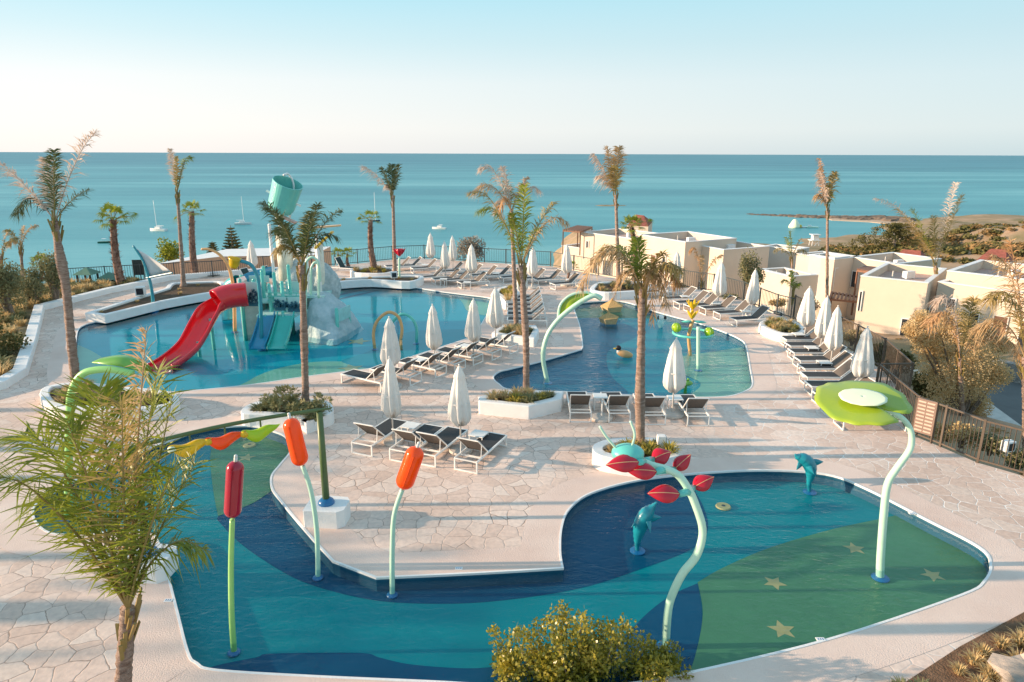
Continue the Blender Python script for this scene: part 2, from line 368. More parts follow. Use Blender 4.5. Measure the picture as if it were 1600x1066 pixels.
ra=skyramp([(0,(250,243,239)),(1,(160,195,220)),(.03,(254,249,244)),(.09,(244,247,246)),(.14,(214,238,243)),(.20,(182,230,243)),(.5,(175,210,230))])
rb=skyramp([(0,(196,216,222)),(1,(160,195,220)),(.03,(212,226,229)),(.09,(206,226,231)),(.14,(192,222,230)),(.20,(178,222,234)),(.5,(175,210,230))])
mrw=N.new('ShaderNodeMapRange'); mrw.inputs[1].default_value=-.5; mrw.inputs[2].default_value=.65; L.new(sxw.outputs[0],mrw.inputs[0])
mxw=N.new('ShaderNodeMix'); mxw.data_type='RGBA'; L.new(mrw.outputs[0],mxw.inputs[0]); L.new(ra.outputs[0],mxw.inputs[6]); L.new(rb.outputs[0],mxw.inputs[7])
scw=N.new('ShaderNodeVectorMath'); scw.operation='SCALE'; scw.inputs['Scale'].default_value=.47/.15; L.new(mxw.outputs[2],scw.inputs[0])
sc2=N.new('ShaderNodeVectorMath'); sc2.operation='SCALE'; sc2.inputs['Scale'].default_value=.04; L.new(sky.outputs[0],sc2.inputs[0])
adw=N.new('ShaderNodeVectorMath'); L.new(scw.outputs[0],adw.inputs[0]); L.new(sc2.outputs[0],adw.inputs[1])
L.new(adw.outputs[0],bg.inputs[0])
sl=bpy.data.lights.new('sun','SUN'); sl.energy=3.9; sl.angle=R(.55); sl.color=(1,.73,.50)
so=bpy.data.objects.new('sun',sl); C.objects.link(so)
az=R(-91.5+360)  # toward the sun, clockwise from +Y
sd=V((math.sin(az)*math.cos(SUN_EL),math.cos(az)*math.cos(SUN_EL),math.sin(SUN_EL)))
so.rotation_euler=sd.to_track_quat('Z','Y').to_euler()
S.view_settings.view_transform='Standard'; S.view_settings.look='None'; S.view_settings.exposure=1.12; S.view_settings.gamma=1
S.render.engine='CYCLES'; S.render.resolution_x=1024; S.render.resolution_y=682
S.cycles.max_bounces=8; S.cycles.transparent_max_bounces=12
# ------------------------------------------------------------------ terrain, sea
SEA=-25.0
m=MB(); m.add([(-16000,-200,SEA),(16000,-200,SEA),(16000,15500,SEA),(-16000,15500,SEA)],[(0,1,2,3)])
struct(m.build('sea',sea_mat()))
PLATpx=[(110,446),(274,436),(333,433),(450,421),(559,412),(613,406),(663,404),(757,410),(860,416),(935,430),(1010,443),(1067,449),(1114,456),(1161,470),(1213,492),(1239,499),(1335,552),(1377,577),(1418,621),(1366,622),(1427,681),(1469,698),(1527,723),(1600,744),(1800,800)]
PLAT=[V((-45,-6))]+[V((-45,P(110,446).y))]+[P(*p).to_2d() for p in PLATpx]+[V((30,-6))]
ctrl=[]
def cp(x,y,z,dz=0): q=P(x,y,z); ctrl.append((q.x,q.y,z+dz))
for x,y,z in ((0,0,-2),(-60,20,-4),(-60,50,-8),(-30,62,-14),(0,72,-17),(-90,80,-26),(-40,95,-27),(0,110,-28),(35,130,-27),(10,85,-15),(60,10,-5),(90,40,-6),(30,-10,-3)): ctrl.append((x,y,z))
for x,y,z in ((1320,560,-4.6),(1400,560,-5),(1500,600,-4),(1600,640,-4),(1480,660,-2.5),(1560,700,-2.2),(1100,440,-5.4),(950,430,-5.4),(1200,440,-5.6),(1300,450,-5.8),(1400,440,-6),(1550,430,-6),(900,400,-9),(1000,392,-11),(1100,392,-12),(1200,402,-13)): cp(x,y,z)
for x,y,z in ((1250,390,-24.6),(1330,383,-24.4),(1390,369,-24.4),(1300,398,-20),(1400,392,-18),(1500,395,-16),(1600,395,-14),(1450,372,-23),(1500,362,-15),(1560,356,-10),(1600,352,-8.5),(1650,350,-7),(1800,380,-8),(1430,352,-24),(1480,347,-22),(1600,340,-22),(1150,388,-27),(1170,375,-28),(1300,368,-28),(1250,355,-28),(1350,355,-27.5),(1400,338,-28),(1500,336,-28),(1200,330,-30),(1000,360,-30),(1300,320,-30),(1600,325,-30),(1800,330,-26)): cp(x,y,z)
def segd(p,a,b):
    d=b-a; t=max(0,min(1,(p-a).dot(d)/max(1e-9,d.length_squared))); return (p-(a+d*t)).length
def hterr(x,y):
    sw=0;sz=0
    for cx,cy,cz in ctrl:
        d2=(x-cx)**2+(y-cy)**2+4; k=d2**-1.6; sw+=k; sz+=k*cz
    h=sz/sw; p=V((x,y))
    if inside(p,PLAT): d=0
    else: d=min(segd(p,PLAT[i],PLAT[(i+1)%len(PLAT)]) for i in range(len(PLAT)))
    if y>15:
        q=min(1,max(0,(x/y-.03)/.07)); h=h*q+(max(-32,-1.5-.9*d))*(1-q)
    t=min(1,d/5); t=t*t*(3-2*t)
    amp=min(1,d/20)
    h=h+amp*1.6*noise.noise(V((x*.05,y*.05,0)))+amp*.35*noise.noise(V((x*.3,y*.3,3)))
    return (-1.3)*(1-t)+h*t if d>0 else -1.3
xs=[-130+i*5 for i in range(12)]+[-70+i*2.2 for i in range(75)]+[95+i*7 for i in range(60)]
ys=[-20+i*5 for i in range(6)]+[10+i*2 for i in range(50)]+[110+i*5 for i in range(75)]
m=MB(); vs=[(x,y,hterr(x,y)) for y in ys for x in xs]; nx=len(xs)
m.add(vs,[(j*nx+i,j*nx+i+1,(j+1)*nx+i+1,(j+1)*nx+i) for j in range(len(ys)-1) for i in range(nx-1)])
struct(m.build('hillside',EARTH,smooth=True))
# ------------------------------------------------------------------ pools and deck
Apx=[(235,700),(300,677),(345,668),(395,666),(430,675),(447,684),(454,703),(437,726),(424,743),(424,762),(436,780),(480,833),(520,877,'s'),(588,903,'s'),(740,896),(880,888,'s'),(876,862),(878,825),(890,795),(925,770),(1000,750),(1100,739),(1200,735),(1290,741),(1350,762),(1450,813),(1530,855),(1547,882),(1537,908),(1500,930),(1300,997),(1075,1051),(950,1072),(840,1076),(700,1066),(500,1057),(340,1047),(308,1036),(294,1018),(275,945),(250,852),(232,832),(190,829),(140,834),(85,834),(60,820),(52,799),(62,782),(88,767),(130,745),(180,722)]
Bpx=[(122,516),(134,507),(149,503,'s'),(240,478,'s'),(300,464),(345,456),(400,450),(450,447.5),(510,446.5),(580,444),(632,447),(681,454.6),(730,461),(766,466),(770,474),(762,489),(751,508),(739,526,'s'),(653,554),(615,567),(587,574.5),(552,579),(476,588.6),(400,600),(304,610),(230,613),(160,607),(124,597),(114,575),(118,545)]
Cpx=[(897,478),(914,473),(942,471),(977,472),(1018,485),(1053,495),(1091,505),(1129,518),(1154,529),(1165,540),(1172,577),(1175,601),(1162,612),(1129,620),(1053,620),(985,617),(883,612),(800,609),(780,600),(771,590),(780,581),(800,576),(846,564.6),(909,546,'s'),(911,541,'s'),(906,509)]
pools={}
WATER=water_mat('pool_water',(.84,.95,.97),2.6,.24)
WATB=water_mat('big_pool_water',(.78,.95,.97),1.4,.05)
m=MB(); holes=[pxpoly(q,0,5) for q in (Apx,Bpx,Cpx)]
m.sheet(PLAT,0,holes); m.ring([V((p.x,p.y,-1.6)) for p in PLAT],[V((p.x,p.y,0)) for p in PLAT])
struct(m.build('deck',PAVE))
DEPTH=-.32
zones=[
 # near pool
 [(TEALF,None),(NAVY,[(424,767),(400,784),(378,794),(341,807),(350,824),(380,853),(430,887),(480,912),(560,934),(640,943),(760,941),(900,921),(1000,890),(1085,856),(1106,825),(1098,790),(1080,760),(1062,738),(900,700),(600,830)]),
  (NAVY,[(250,1075),(330,1043),(400,1028),(425,1022),(562,1021),(592,1028),(643,1039),(729,1045),(800,1042),(900,1050),(960,1010),(1010,960),(1050,930),(1090,912,'s'),(1097,960),(1092,1000),(1070,1075),(850,1120),(400,1100)]),
  (GREENF,[(341,807,'s'),(335,778),(330,740),(329,710),(337,686),(360,655),(460,655),(475,720),(424,768,'s'),(400,784),(378,794)]),
  (GREENF,[(1090,911,'s'),(1130,888),(1200,858),(1300,828),(1400,806),(1440,790),(1640,850),(1600,960),(1200,1060),(1060,1090,'s'),(1085,1030),(1098,960)]),
  (GREENF,[(40,740),(150,735),(135,790),(150,850),(40,850)])],
 [(TURQ,None),(PGREEN,[(380,612),(391,594),(424,579),(467,569),(509,565),(580,567),(640,575),(600,600)]),
  (TEALM,[(534,566),(577,549),(628,521),(704,515),(745,518),(750,540),(620,575)]),
  (PGREEN,[(100,620),(100,540),(135,545),(175,570),(190,590),(170,615)]),
  (PGREEN,[(690,440),(720,470),(735,488),(790,492),(790,450)]),
  (NAVY,[(520,462.4),(568,452.6),(569,453.6),(521,463.8)]),(NAVY,[(530,467),(585,455),(586,456),(531,468.4)])],
 [(TEALM,None),(NAVY2,[(760,620),(760,575),(905,540),(906,500),(950,498),(1000,520),(955,545),(948,565),(957,590),(980,618),(900,625)]),
  (GREENF,[(885,497,'s'),(985,497,'s'),(1045,499,'s'),(1030,465,'s'),(900,462,'s')]),
  (PGREEN,[(1062,560),(1100,552),(1190,545),(1190,610),(1130,630),(1075,625),(1095,600),(1060,580)])]]
for idx,(nm,px,wm) in enumerate((('near',Apx,WATER),('big',Bpx,WATB),('middle',Cpx,WATER))):
    poly=holes[idx]; pools[nm]=poly
    m=MB(); m.ring([V((p.x,p.y,0)) for p in poly],[V((p.x,p.y,DEPTH-.05)) for p in poly]); struct(m.build('pool_wall',POOLW))
    out=offset(poly,.85)
    np_=len(poly); pv=None
    for _p in range(2):
        for i in range(np_):
            q=out[i]; dm=min(segd(q,poly[j],poly[(j+1)%np_]) for j in range(np_))
            if dm<.82:
                if pv is not None: out[i]=pv
            else: pv=out[i].copy()
    m=MB(); m.ring([V((p.x,p.y,.004)) for p in offset(poly,.03)],[V((p.x,p.y,.004)) for p in out]); struct(m.build('pool_surround',CONC))
    m=MB(); a=offset(poly,-.012); b=offset(poly,.035)
    m.ring([V((p.x,p.y,.012)) for p in a],[V((p.x,p.y,.012)) for p in b]).ring([V((p.x,p.y,-.035)) for p in a],[V((p.x,p.y,.012)) for p in a]); m.ring([V((p.x,p.y,.0)) for p in b],[V((p.x,p.y,.012)) for p in b])
    struct(m.build('pool_coping',WHITE))
    m=MB(); m.sheet(offset(poly,-.004),-.075); struct(m.build('pool_water',wm))
    for k,(mt,zp) in enumerate(zones[idx]):
        m=MB()
        if zp is None: m.sheet(offset(poly,.02),DEPTH)
        else: m.sheet(pxpoly(zp,DEPTH,5),DEPTH+.004*k)
        struct(m.build('pool_floor',mt))
def star(x,y,r,rot=0,zz=DEPTH+.018,asp=1):
    c=P(x,y,DEPTH); m=MB()
    m.sheet([(c.x+math.cos(rot+i*PI/5)*(r if i%2==0 else r*.45),c.y+math.sin(rot+i*PI/5)*(r if i%2==0 else r*.45),0) for i in range(10)],zz); return m
sts=[(1335,858,.25,.2,'painted star on the green floor nearest the lily pad stem'),(1210,912,.25,.9,'painted star on the green floor left of the lily pad stem'),(1457,900,.25,.5,'rightmost painted star on the green pool floor'),(1222,985,.27,.3,'painted star on the green floor nearest the bottom right deck'),(385,716,.27,.4,'orange star on the small green floor behind the red bulrush'),(914,485,.5,.3,'star on the green floor left of the thatched islands'),(560,534,.6,.2,'pale star on the turquoise floor right of the play tower'),(548,576,.55,.7,'pale star on the green edge of the turquoise pool')]
for x,y,r,ro,lb in sts: tag(star(x,y,r,ro).build('floor_star',SANDF),lb,'painted star')
for x,y,lb in ((390,697,'ring drain on the small green floor above the orange star'),(1130,793,'ring drain on the teal floor right of the red leaves')):
    c=P(x,y,DEPTH); m=MB(); m.lathe([(.02,DEPTH+.03),(.02,DEPTH+.05),(.17,DEPTH+.05),(.19,DEPTH+.02)],(c.x,c.y,0),20); r=thing('pool_drain',lb,'drain',(c.x,c.y,DEPTH)); m.build('cover',SANDF,r)
    m=MB(); m.lathe([(.005,DEPTH+.053),(.05,DEPTH+.056)],(c.x,c.y,0),12); m.build('grate',BOARD,r)
for x,y,lb in ((717,889,'small white depth tile by the straight edge of the paved peninsula'),(1282,1000,'small white depth tile beside the bottom right pool edge'),(263,939,'small white depth tile left of the near pool beside the palm'),(1425,803,'small white depth tile above the right edge of the near pool')):
    c=P(x,y,0); m=MB(); m.box((c.x,c.y,.012),(.15,.09,.012)); r=thing('depth_tile',lb,'tile',(c.x,c.y,0)); m.build('tile',WHITE,r)
    m=MB()
    for k in range(3): m.box((c.x-.04+k*.04,c.y,.0195),(.014,.045,.002))
    m.build('digits',BLUE,r)
# ------------------------------------------------------------------ planters, beds, tufts
def tuft_mesh(name,mt,n,h,spread,wd=.02,seed=1,parent=None):
    rn=random.Random(seed); m=MB()
    for i in range(n):
        a=rn.uniform(0,2*PI); e=rn.uniform(.15,1)**.7; r0=rn.uniform(0,spread*.35)
        b=V((math.cos(a)*r0,math.sin(a)*r0,0)); d=V((math.cos(a),math.sin(a),0)); hh=h*rn.uniform(.6,1.1)
        mid=b+d*spread*e*.45+V((0,0,hh*.6)); tip=b+d*spread*e+V((0,0,hh*(1.05-.45*e)))
        s=V((-d.y,d.x,0))*wd
        m.add([b-s,b+s,mid+s*.9,mid-s*.9,tip],[(0,1,2,3),(3,2,4)])
    return m
TP={}
def tuft(kind,loc,label,group,sc=1):
    key=kind
    if key not in TP:
        spec={'straw':(TUFT,90,.42,.34,.016,3),'green':(TUFTG,110,.34,.34,.022,4),'yellow':(TUFTY,90,.36,.30,.018,5),'bushy':(YLEAF,0,0,0,0,6)}[kind]
        if kind=='bushy':
            m=MB(); rn=random.Random(9)
            for k in range(9):
                c=V((rn.uniform(-.25,.25),rn.uniform(-.25,.25),rn.uniform(.1,.42)))
                for q in range(36):
                    d=V((rn.gauss(0,1),rn.gauss(0,1),rn.gauss(.4,1))).normalized(); s=d.orthogonal().normalized()*.035
                    p=c+d*rn.uniform(.04,.12); m.add([p-s,p+d*.05+s*.2,p+s,p+d*.11],[(0,1,3),(1,2,3)])
        else: m=tuft_mesh(kind,spec[0],spec[1],spec[2],spec[3],spec[4],spec[5])
        TP[key]=m.build(kind,TUFTG if kind=='bushy' else spec[0]); TP[key].hide_render=False; o=TP[key]; o.name='grass_tuft' if kind!='bushy' else 'small_shrub'
    else:
        o=TP[key].copy(); C.objects.link(o)
    o.location=loc; o.rotation_euler=(0,0,random.uniform(0,6)); o.scale=(sc*random.uniform(.8,1.2),)*3
    return tag(o,label,'shrub' if kind=='bushy' else 'tuft',group)
def planter(name,px,h,label,th=.28,soil=SOIL,sharp=False,z0=0,round_=.04):
    poly=pxpoly(px,h+z0,4) if not sharp else [P(x,y,h+z0).to_2d() for x,y in px]
    c=sum(poly,V((0,0)))/len(poly); r=thing(name,label,'planter',(c.x,c.y,z0))
    inn=offset(poly,-th); m=MB()
    A=[V((p.x,p.y,z0-.02)) for p in poly]; B=[V((p.x,p.y,z0+h)) for p in poly]; D=[V((p.x,p.y,z0+h)) for p in inn]; E=[V((p.x,p.y,z0+h-.2)) for p in inn]
    n=len(A); vs=A+B+D+E; fs=[]
    for k in range(3): fs+=[(k*n+i,k*n+(i+1)%n,(k+1)*n+(i+1)%n,(k+1)*n+i) for i in range(n)]
    m.add(vs,fs); m.build('wall',WHITE,r,bevel=round_)
    m=MB(); q=offset(inn,.01); m.sheet(q,z0+h-.1); m.build('soil',soil,r); return r,inn
def scatter(poly,n,seed=0,mind=.3):
    rn=random.Random(seed); x0=min(p.x for p in poly);x1=max(p.x for p in poly);y0=min(p.y for p in poly);y1=max(p.y for p in poly); out=[]
    for _ in range(n*40):
        if len(out)>=n: break
        p=V((rn.uniform(x0,x1),rn.uniform(y0,y1)))
        if inside(p,poly) and all((p-q).length>mind for q in out): out.append(p)
    return out
def plant(inn,z,kinds,n,label,group,seed,sc=1,mind=.35):
    for i,p in enumerate(scatter(offset(inn,-.15),n,seed,mind)):
        k=kinds[i%len(kinds)]
        nm={'straw':'dry straw coloured grass tuft ','green':'grey green feathery tuft ','yellow':'yellow green grass tuft ','bushy':'small leafy green shrub '}[k]
        tuft(k,(p.x,p.y,z-.12),nm+label,nm.strip()+'s '+group,sc)
_,i1=planter('planter',[(62,618),(70,604),(110,597),(150,598),(190,603),(235,607),(268,612),(280,622),(262,634),(200,640),(130,638),(80,634)],.4,'white rounded planter beside the leaf arch at the left end of the big pool')
plant(i1,.4,['straw','green','straw'],20,'in the rounded planter by the big pool','in the rounded planter by the big pool',1)
_,i2=planter('planter',[(376,645),(392,630),(430,624),(480,622),(510,626),(520,635),(518,645),(490,655),(478,660,'s'),(465,652),(410,648)],.4,'white planter with leafy shrubs round the dark palm in the centre left')
plant(i2,.4,['bushy','green','bushy'],15,'in the planter of the dark palm','in the planter of the dark palm',2,1.1)
_,i3=planter('planter',[(747,619,'s'),(800,609,'s'),(881,611,'s'),(877,623,'s'),(826,635,'s'),(748,627,'s')],.45,'white angular planter between the middle pool and the two front umbrellas',sharp=False)
plant(i3,.45,['straw','yellow','green','straw'],16,'in the angular planter before the middle pool','in the angular planter before the middle pool',3)
_,i4=planter('planter',[(926,697),(950,686),(1000,683),(1040,687),(1060,700),(1061,712,'s'),(1010,724,'s'),(940,712)],.45,'white planter behind the red leaf arch holding a palm and a small box')
plant(i4,.45,['yellow','straw','yellow','green'],14,'in the planter behind the red leaves','in the planter behind the red leaves',4)
_,i5=planter('planter',[(132,489,'s'),(164,492,'s'),(256,470,'s'),(300,462),(340,456),(400,452),(425,449),(425,445),(360,445),(345,439),(300,440),(268,442),(258,450,'s'),(180,474,'s')],.42,'long white planter of bare soil along the back of the big pool')
plant(i5,.42,['straw'],6,'in the long bare planter','in the long bare planter',5,.5,1.2)
_,i6=planter('planter',[(505,437),(560,433),(600,431),(650,430),(662,433),(640,440),(580,437),(530,440),(505,443)],.45,'white curved planter round the tall palm behind the big pool',.25)
plant(i6,.45,['straw'],4,'in the curved planter behind the big pool','in the curved planter behind the big pool',6,.6,1)
_,i7=planter('planter',[(548,420),(575,418),(610,418),(618,422),(600,427),(555,426)],.45,'low white planter round the fan palm at the back fence',.2)
plant(i7,.45,['yellow','straw'],9,'round the fan palm at the back fence','round the fan palm at the back fence',7,1,.5)
_,i8=planter('planter',[(922,452),(935,441),(970,440),(1010,441),(1016,452),(975,456),(945,457)],.45,'white planter round the tall palm before the cream villas')
plant(i8,.45,['green','straw'],12,'in the planter before the cream villas','in the planter before the cream villas',8,1,.5)
_,i9=planter('planter',[(768,520,'s'),(785,508,'s'),(838,508,'s'),(842,516,'s'),(835,529,'s'),(790,524,'s')],.4,'small white planter between the big pool and the middle pool')
plant(i9,.4,['straw','green'],8,'in the small planter between the pools','in the small planter between the pools',9)
_,i10=planter('planter',[(772,455),(790,447),(812,450),(806,464),(790,470),(780,462)],.5,'white curved planter at the far right corner of the big pool')
plant(i10,.5,['yellow','straw'],9,'at the far right corner of the big pool','at the far right corner of the big pool',10,1,.4)
_,i11=planter('planter',[(1186,506),(1205,497),(1235,500),(1262,514),(1245,522),(1215,520)],.4,'white planter between the two right hand rows of loungers')
plant(i11,.4,['straw','green','yellow'],14,'between the right hand lounger rows','between the right hand lounger rows',11)
# left garden bed with kerb
bedpx=[(-260,760),(0,603),(32,583),(48,535),(62,482),(170,455),(265,435),(380,426),(470,420),(470,416),(333,431),(274,434),(110,444),(-400,460)]
bp=[P(x,y,.1).to_2d() for x,y in bedpx]; bp[0]=V((-24,13)); bp[-1]=V((-44,P(110,446).y-1)); bp.append(V((-44,10)))
m=MB(); m.sheet(bp,.06); struct(m.build('garden_soil',mat('dry_garden_soil',(.34,.26,.17),.95,.3,2,.7,20,.1,col2=(.20,.17,.09))))
kerb=bp[:9]; m=MB()
for i in range(len(kerb)-1):
    a,b=kerb[i],kerb[i+1]; d=(b-a).normalized(); n=V((-d.y,d.x))
for a_,b_ in zip(kerb[:-1],kerb[1:]): pass
kc=sp3([V((p.x,p.y,.2)) for p in kerb],1)
def wallstrip(pts,th,z0,z1):
    m=MB(); n=len(pts); L_=[];R_=[]
    for i,p in enumerate(pts):
        a=pts[max(i-1,0)];b=pts[min(i+1,n-1)]
        d1=(p-a).normalized() if i else (b-p).normalized(); d2=(b-p).normalized() if i<n-1 else d1
        n1=V((-d1.y,d1.x));n2=V((-d2.y,d2.x)); q=n1+n2; q=q/max(.4,q.length_squared/2); L_.append(p.to_2d()+q*th/2);R_.append(p.to_2d()-q*th/2)
    vs=[V((p.x,p.y,z)) for z in (z0,z1) for l in (L_,R_) for p in l]; k=n
    fs=[]
    for i in range(n-1): fs+=[(i,i+1,2*k+i+1,2*k+i),(k+i,3*k+i,3*k+i+1,k+i+1),(2*k+i,2*k+i+1,3*k+i+1,3*k+i)]
    fs+=[(0,2*k,3*k,k),(n-1,k+n-1,3*k+n-1,2*k+n-1)]
    m.add(vs,fs); return m
o=wallstrip([V((p.x,p.y)) for p in kerb],.45,-.01,.3).build('garden_kerb',WHITE,loc=(kerb[2].x,kerb[2].y,0),bevel=.03); tag(o,'low white kerb wall around the left hand garden bed','kerb wall')
for i,p in enumerate(scatter([q for q in offset(bp,-.5) if q.x>-60],1500,21,.42)):
    if p.x<-.75*p.y-2 or p.y<17 or p.y>44: continue
    k=['straw','green','straw','straw','green'][i%5]
    tuft(k,(p.x,p.y,.03),{'straw':'dry golden ornamental grass in the left garden bed','green':'grey green lavender clump in the left garden bed'}[k],{'straw':'golden grasses in the left garden bed','green':'lavender clumps in the left garden bed'}[k],1.35)
# bottom right bed
bq=[P(x,y,.02).to_2d() for x,y in ((1405,1072),(1500,1010),(1640,935),(1760,960),(1640,1180),(1420,1180))]
m=MB(); m.sheet(bq,.02); struct(m.build('corner_soil',mat('brown_soil',(.20,.12,.075),.95,.3,5,.9,30,.1)))
tf=[(1408,1075),(1440,1078),(1498,1044),(1521,1029),(1536,1016),(1565,1003),(1594,1000),(1590,1030),(1575,1050),(1545,1052),(1528,1066),(1610,985),(1555,1085)]
for i,(x,y) in enumerate(tf): 
    p=P(x,y+8,.02); tuft('straw' if i>1 else 'green',(p.x,p.y,.0),'straw coloured feathery tuft in the bottom right corner bed' if i>1 else 'greener tuft at the left tip of the bottom right corner bed','tufts in the corner bed' if i>1 else 'green tufts in the corner bed',.62)
def rock(c,r,seed,mt=ROCK,lab='',flat=.6,sub=3,grp=None):
    m=MB(); m.ball((0,0,0),r,18,10)
    for i,v in enumerate(m.v):
        k=1+.35*noise.noise(v*1.6/ r+V((seed,0,0)))+.15*noise.noise(v*5/r+V((seed,3,0))); m.v[i]=V((v.x*k,v.y*k,v.z*k*flat))+V(c)
    return tag(m.build('rock',mt,loc=c),lab,'rock',grp)
c=P(1600,1075,.1); rock((c.x+.35,c.y-.1,.05),.75,3,lab='large pale pink rock cut off at the bottom right corner')
# ------------------------------------------------------------------ umbrellas
def umbrella():
    r=thing('closed_umbrella','x','umbrella',(0,0,0))
    m=MB(); m.lathe([(.34,0),(.36,.03),(.34,.09),(.10,.11),(.05,.13),(.05,.3)],(0,0,0),24); m.build('base',mat('concrete_base',(.55,.50,.45),.8,.1,5),r,smooth=False)
    m=MB(); m.tube([(0,0,.3),(0,0,2.5)],.024,10); m.build('pole',POLE,r,smooth=True)
    m=MB(); rn=random.Random(4)
    prof=[(.10,.86),(.21,.93),(.27,1.02),(.285,1.15),(.27,1.4),(.235,1.65),(.205,1.9),(.17,2.08),(.15,2.2),(.165,2.24),(.11,2.38),(.05,2.52),(.01,2.56)]
    def wob(a,i,z):
        t=max(0,1-(z-.85)/1.7)
        return 1+(.16*t+.05)*math.sin(a*8+z*1.2)+.08*t*math.sin(a*3+z*2)+.05*math.sin(a*17+z*5)*t
    m.lathe([(r*1.04,z) for r,z in prof],(0,0,0),64,wob=wob)
    for i,v in enumerate(m.v):
        if v.z<1.0: m.v[i]=V((v.x,v.y,v.z+.07*math.sin(math.atan2(v.y,v.x)*4)+.03*math.sin(math.atan2(v.y,v.x)*9)))
    m.build('canopy',CLOTH,r,smooth=True)
    m=MB(); m.ball((0,0,2.59),.03,8,6); m.build('finial',POLE,r,smooth=True)
    m=MB(); m.tube([(0,.0,1.46),(0,0,1.5)],.27,24,flat=1); m.build('strap',CLOTH,r)
    return r
UMB=umbrella()
# strap as a slim band
ul=[((609,560),'closed white umbrella in front, left one standing among the four front loungers'),((718,570),'closed white umbrella in front, right one beside the fourth front lounger'),
 ((607,497),'closed white umbrella seen just above the left front umbrella'),((677,476),'closed white umbrella against the water, left of the two middle ones beside the big pool'),((739,466),'closed white umbrella with flared hem before the big pool right corner'),((774,449),'closed white umbrella nearest the small planter between the pools'),
 ((672,364),'closed white umbrella furthest left of the back terrace group'),((695,378),'closed white umbrella in the front of the back terrace pair'),((707,368),'closed white umbrella just behind another on the back terrace'),((736,382),'closed white umbrella before the grey round bush on the back terrace'),
 ((816,406),'closed white umbrella hidden behind the double palm trunks'),((832,386),'closed white umbrella right of the double palm crown on the terrace'),((886,383),'closed white umbrella before the brown pergola of the villa'),((1059,393),'small closed white umbrella against the cream villa wall'),
 ((1127,411),'closed white umbrella behind the middle pool left of the olive tree'),((1180,421),'closed white umbrella at the right end of the upper lounger row'),((1059,529),'closed white umbrella standing among the four loungers beside the middle pool'),
 ((1267,448),'leftmost of the four closed umbrellas behind the right hand loungers'),((1292,462),'second from the left of the four closed umbrellas at the right'),((1310,477),'third from the left of the four closed umbrellas at the right'),((1356,511),'rightmost closed umbrella above the lily pad spray'),((391,375),'slim closed white umbrella behind the blue arch at the play tower')]
for i,((x,y),lb) in enumerate(ul):
    p=P(x,y,2.58); o=UMB if i==0 else dup(UMB,(0,0,0)); o.location=(p.x,p.y,0); o.rotation_euler=(random.uniform(-.015,.015),random.uniform(-.015,.015),random.uniform(0,6)); o['label']=lb; o['group']='closed umbrellas on the terrace'; k_=random.uniform(.92,1.12); o.scale=(k_,random.uniform(.9,1.08)*k_,random.uniform(.985,1.015))
# ------------------------------------------------------------------ loungers : head at origin side -x? (foot +x, head end at x=0)
def lounger(mesh,meshb,ang=R(42)):
    r=thing('sun_lounger','x','sun lounger',(0,0,0)); w_=.33; zs=.33
    m=MB()
    for s in (-1,1): m.bar((.03,s*w_,zs),(1.95,s*w_,zs),.035,.05)
    m.bar((1.95,-w_,zs),(1.95,w_,zs),.05,.035); m.bar((.03,-w_,zs-.0),(.03,w_,zs),.03,.03)
    for x in (.4,1.2): m.bar((x,-w_,zs-.03),(x,w_,zs-.03),.025)
    m.build('frame',WMET,r)
    for s in (0,1):
        m=MB(); x=.03 if s==0 else 1.92
        for q in (-1,1): m.bar((x,q*w_,0),(x,q*w_,zs),.035,.035)
        m.bar((x,-w_,.018),(x,w_,.018),.035,.035); m.build('leg_frame',WMET,r)
    m=MB(); m.box((1.32,0,zs+.012),(1.2,.6,.012)); 
    m.build('seat',mesh,r)
    L_=.78; hx=.74; tx=hx-L_*math.cos(ang); tz=zs+.02+L_*math.sin(ang)
    m=MB()
    k=6; vs=[];fs=[]
    for i in range(k+1):
        t=i/k; 
        for s in (-1,0,1):
            sag=-.03*math.sin(t*PI)*(1 if s==0 else 0)
            vs.append(V((hx+(tx-hx)*t-sag*math.sin(ang)*1,s*.30,zs+.02+(tz-zs-.02)*t+sag)))
    for i in range(k):
        for s in (0,1): fs.append((i*3+s,i*3+s+1,(i+1)*3+s+1,(i+1)*3+s))
    m.add(vs,fs); b=m.build('backrest',meshb,r); sm=b.modifiers.new('th','SOLIDIFY'); sm.thickness=.012
    m=MB()
    for s in (-1,1): m.bar((hx,s*.315,zs+.01),(tx,s*.315,tz),.028,.028)
    m.bar((tx,-.315,tz),(tx,.315,tz),.028,.028); m.build('back_frame',WMET,r)
    m=MB(); ax=hx+(tx-hx)*.65; azz=zs+(tz-zs)*.65
    for s in (-1,1): m.bar((ax,s*.31,azz),(.62-.3,s*.31,zs-.02),.018,.018)
    m.bar((.32,-.31,zs-.02),(.32,.31,zs-.02),.018); m.build('strut',WMET,r)
    return r
LG=lounger(MESH,MESHB); LGG=lounger(GREENMESH,GREENMESH,R(60)); lg_used=[0,0]
def put(p,ang,lb,grp,proto=0):   # p = ground point of head end, ang = heading of head->foot
    src=(LG,LGG)[proto]
    if lg_used[proto]==0: o=src; lg_used[proto]=1
    else: o=dup(src,(0,0,0))
    o.location=(p[0],p[1],.004); o.rotation_euler=(0,0,ang+random.uniform(-.03,.03)); o['label']=lb; o['group']=grp; return o
def hd(a,b): return math.atan2(b.y-a.y,b.x-a.x)
a=P(727,738);ang=hd(a,P(776,693))
for i,(x,y) in enumerate(((565,712),(625,723),(663,728),(727,738))): put(P(x,y),ang,ORD[i]+' from the left of the four front loungers seen from behind','front loungers')
ang2=R(148)
for i,(x,y) in enumerate(((606,609),(651,600),(690,588),(720,579),(748,569),(777,561),(804,552))): put(P(x,y),ang2,ORD[i]+' from the left in the row of seven loungers along the big pool','loungers beside the big pool')
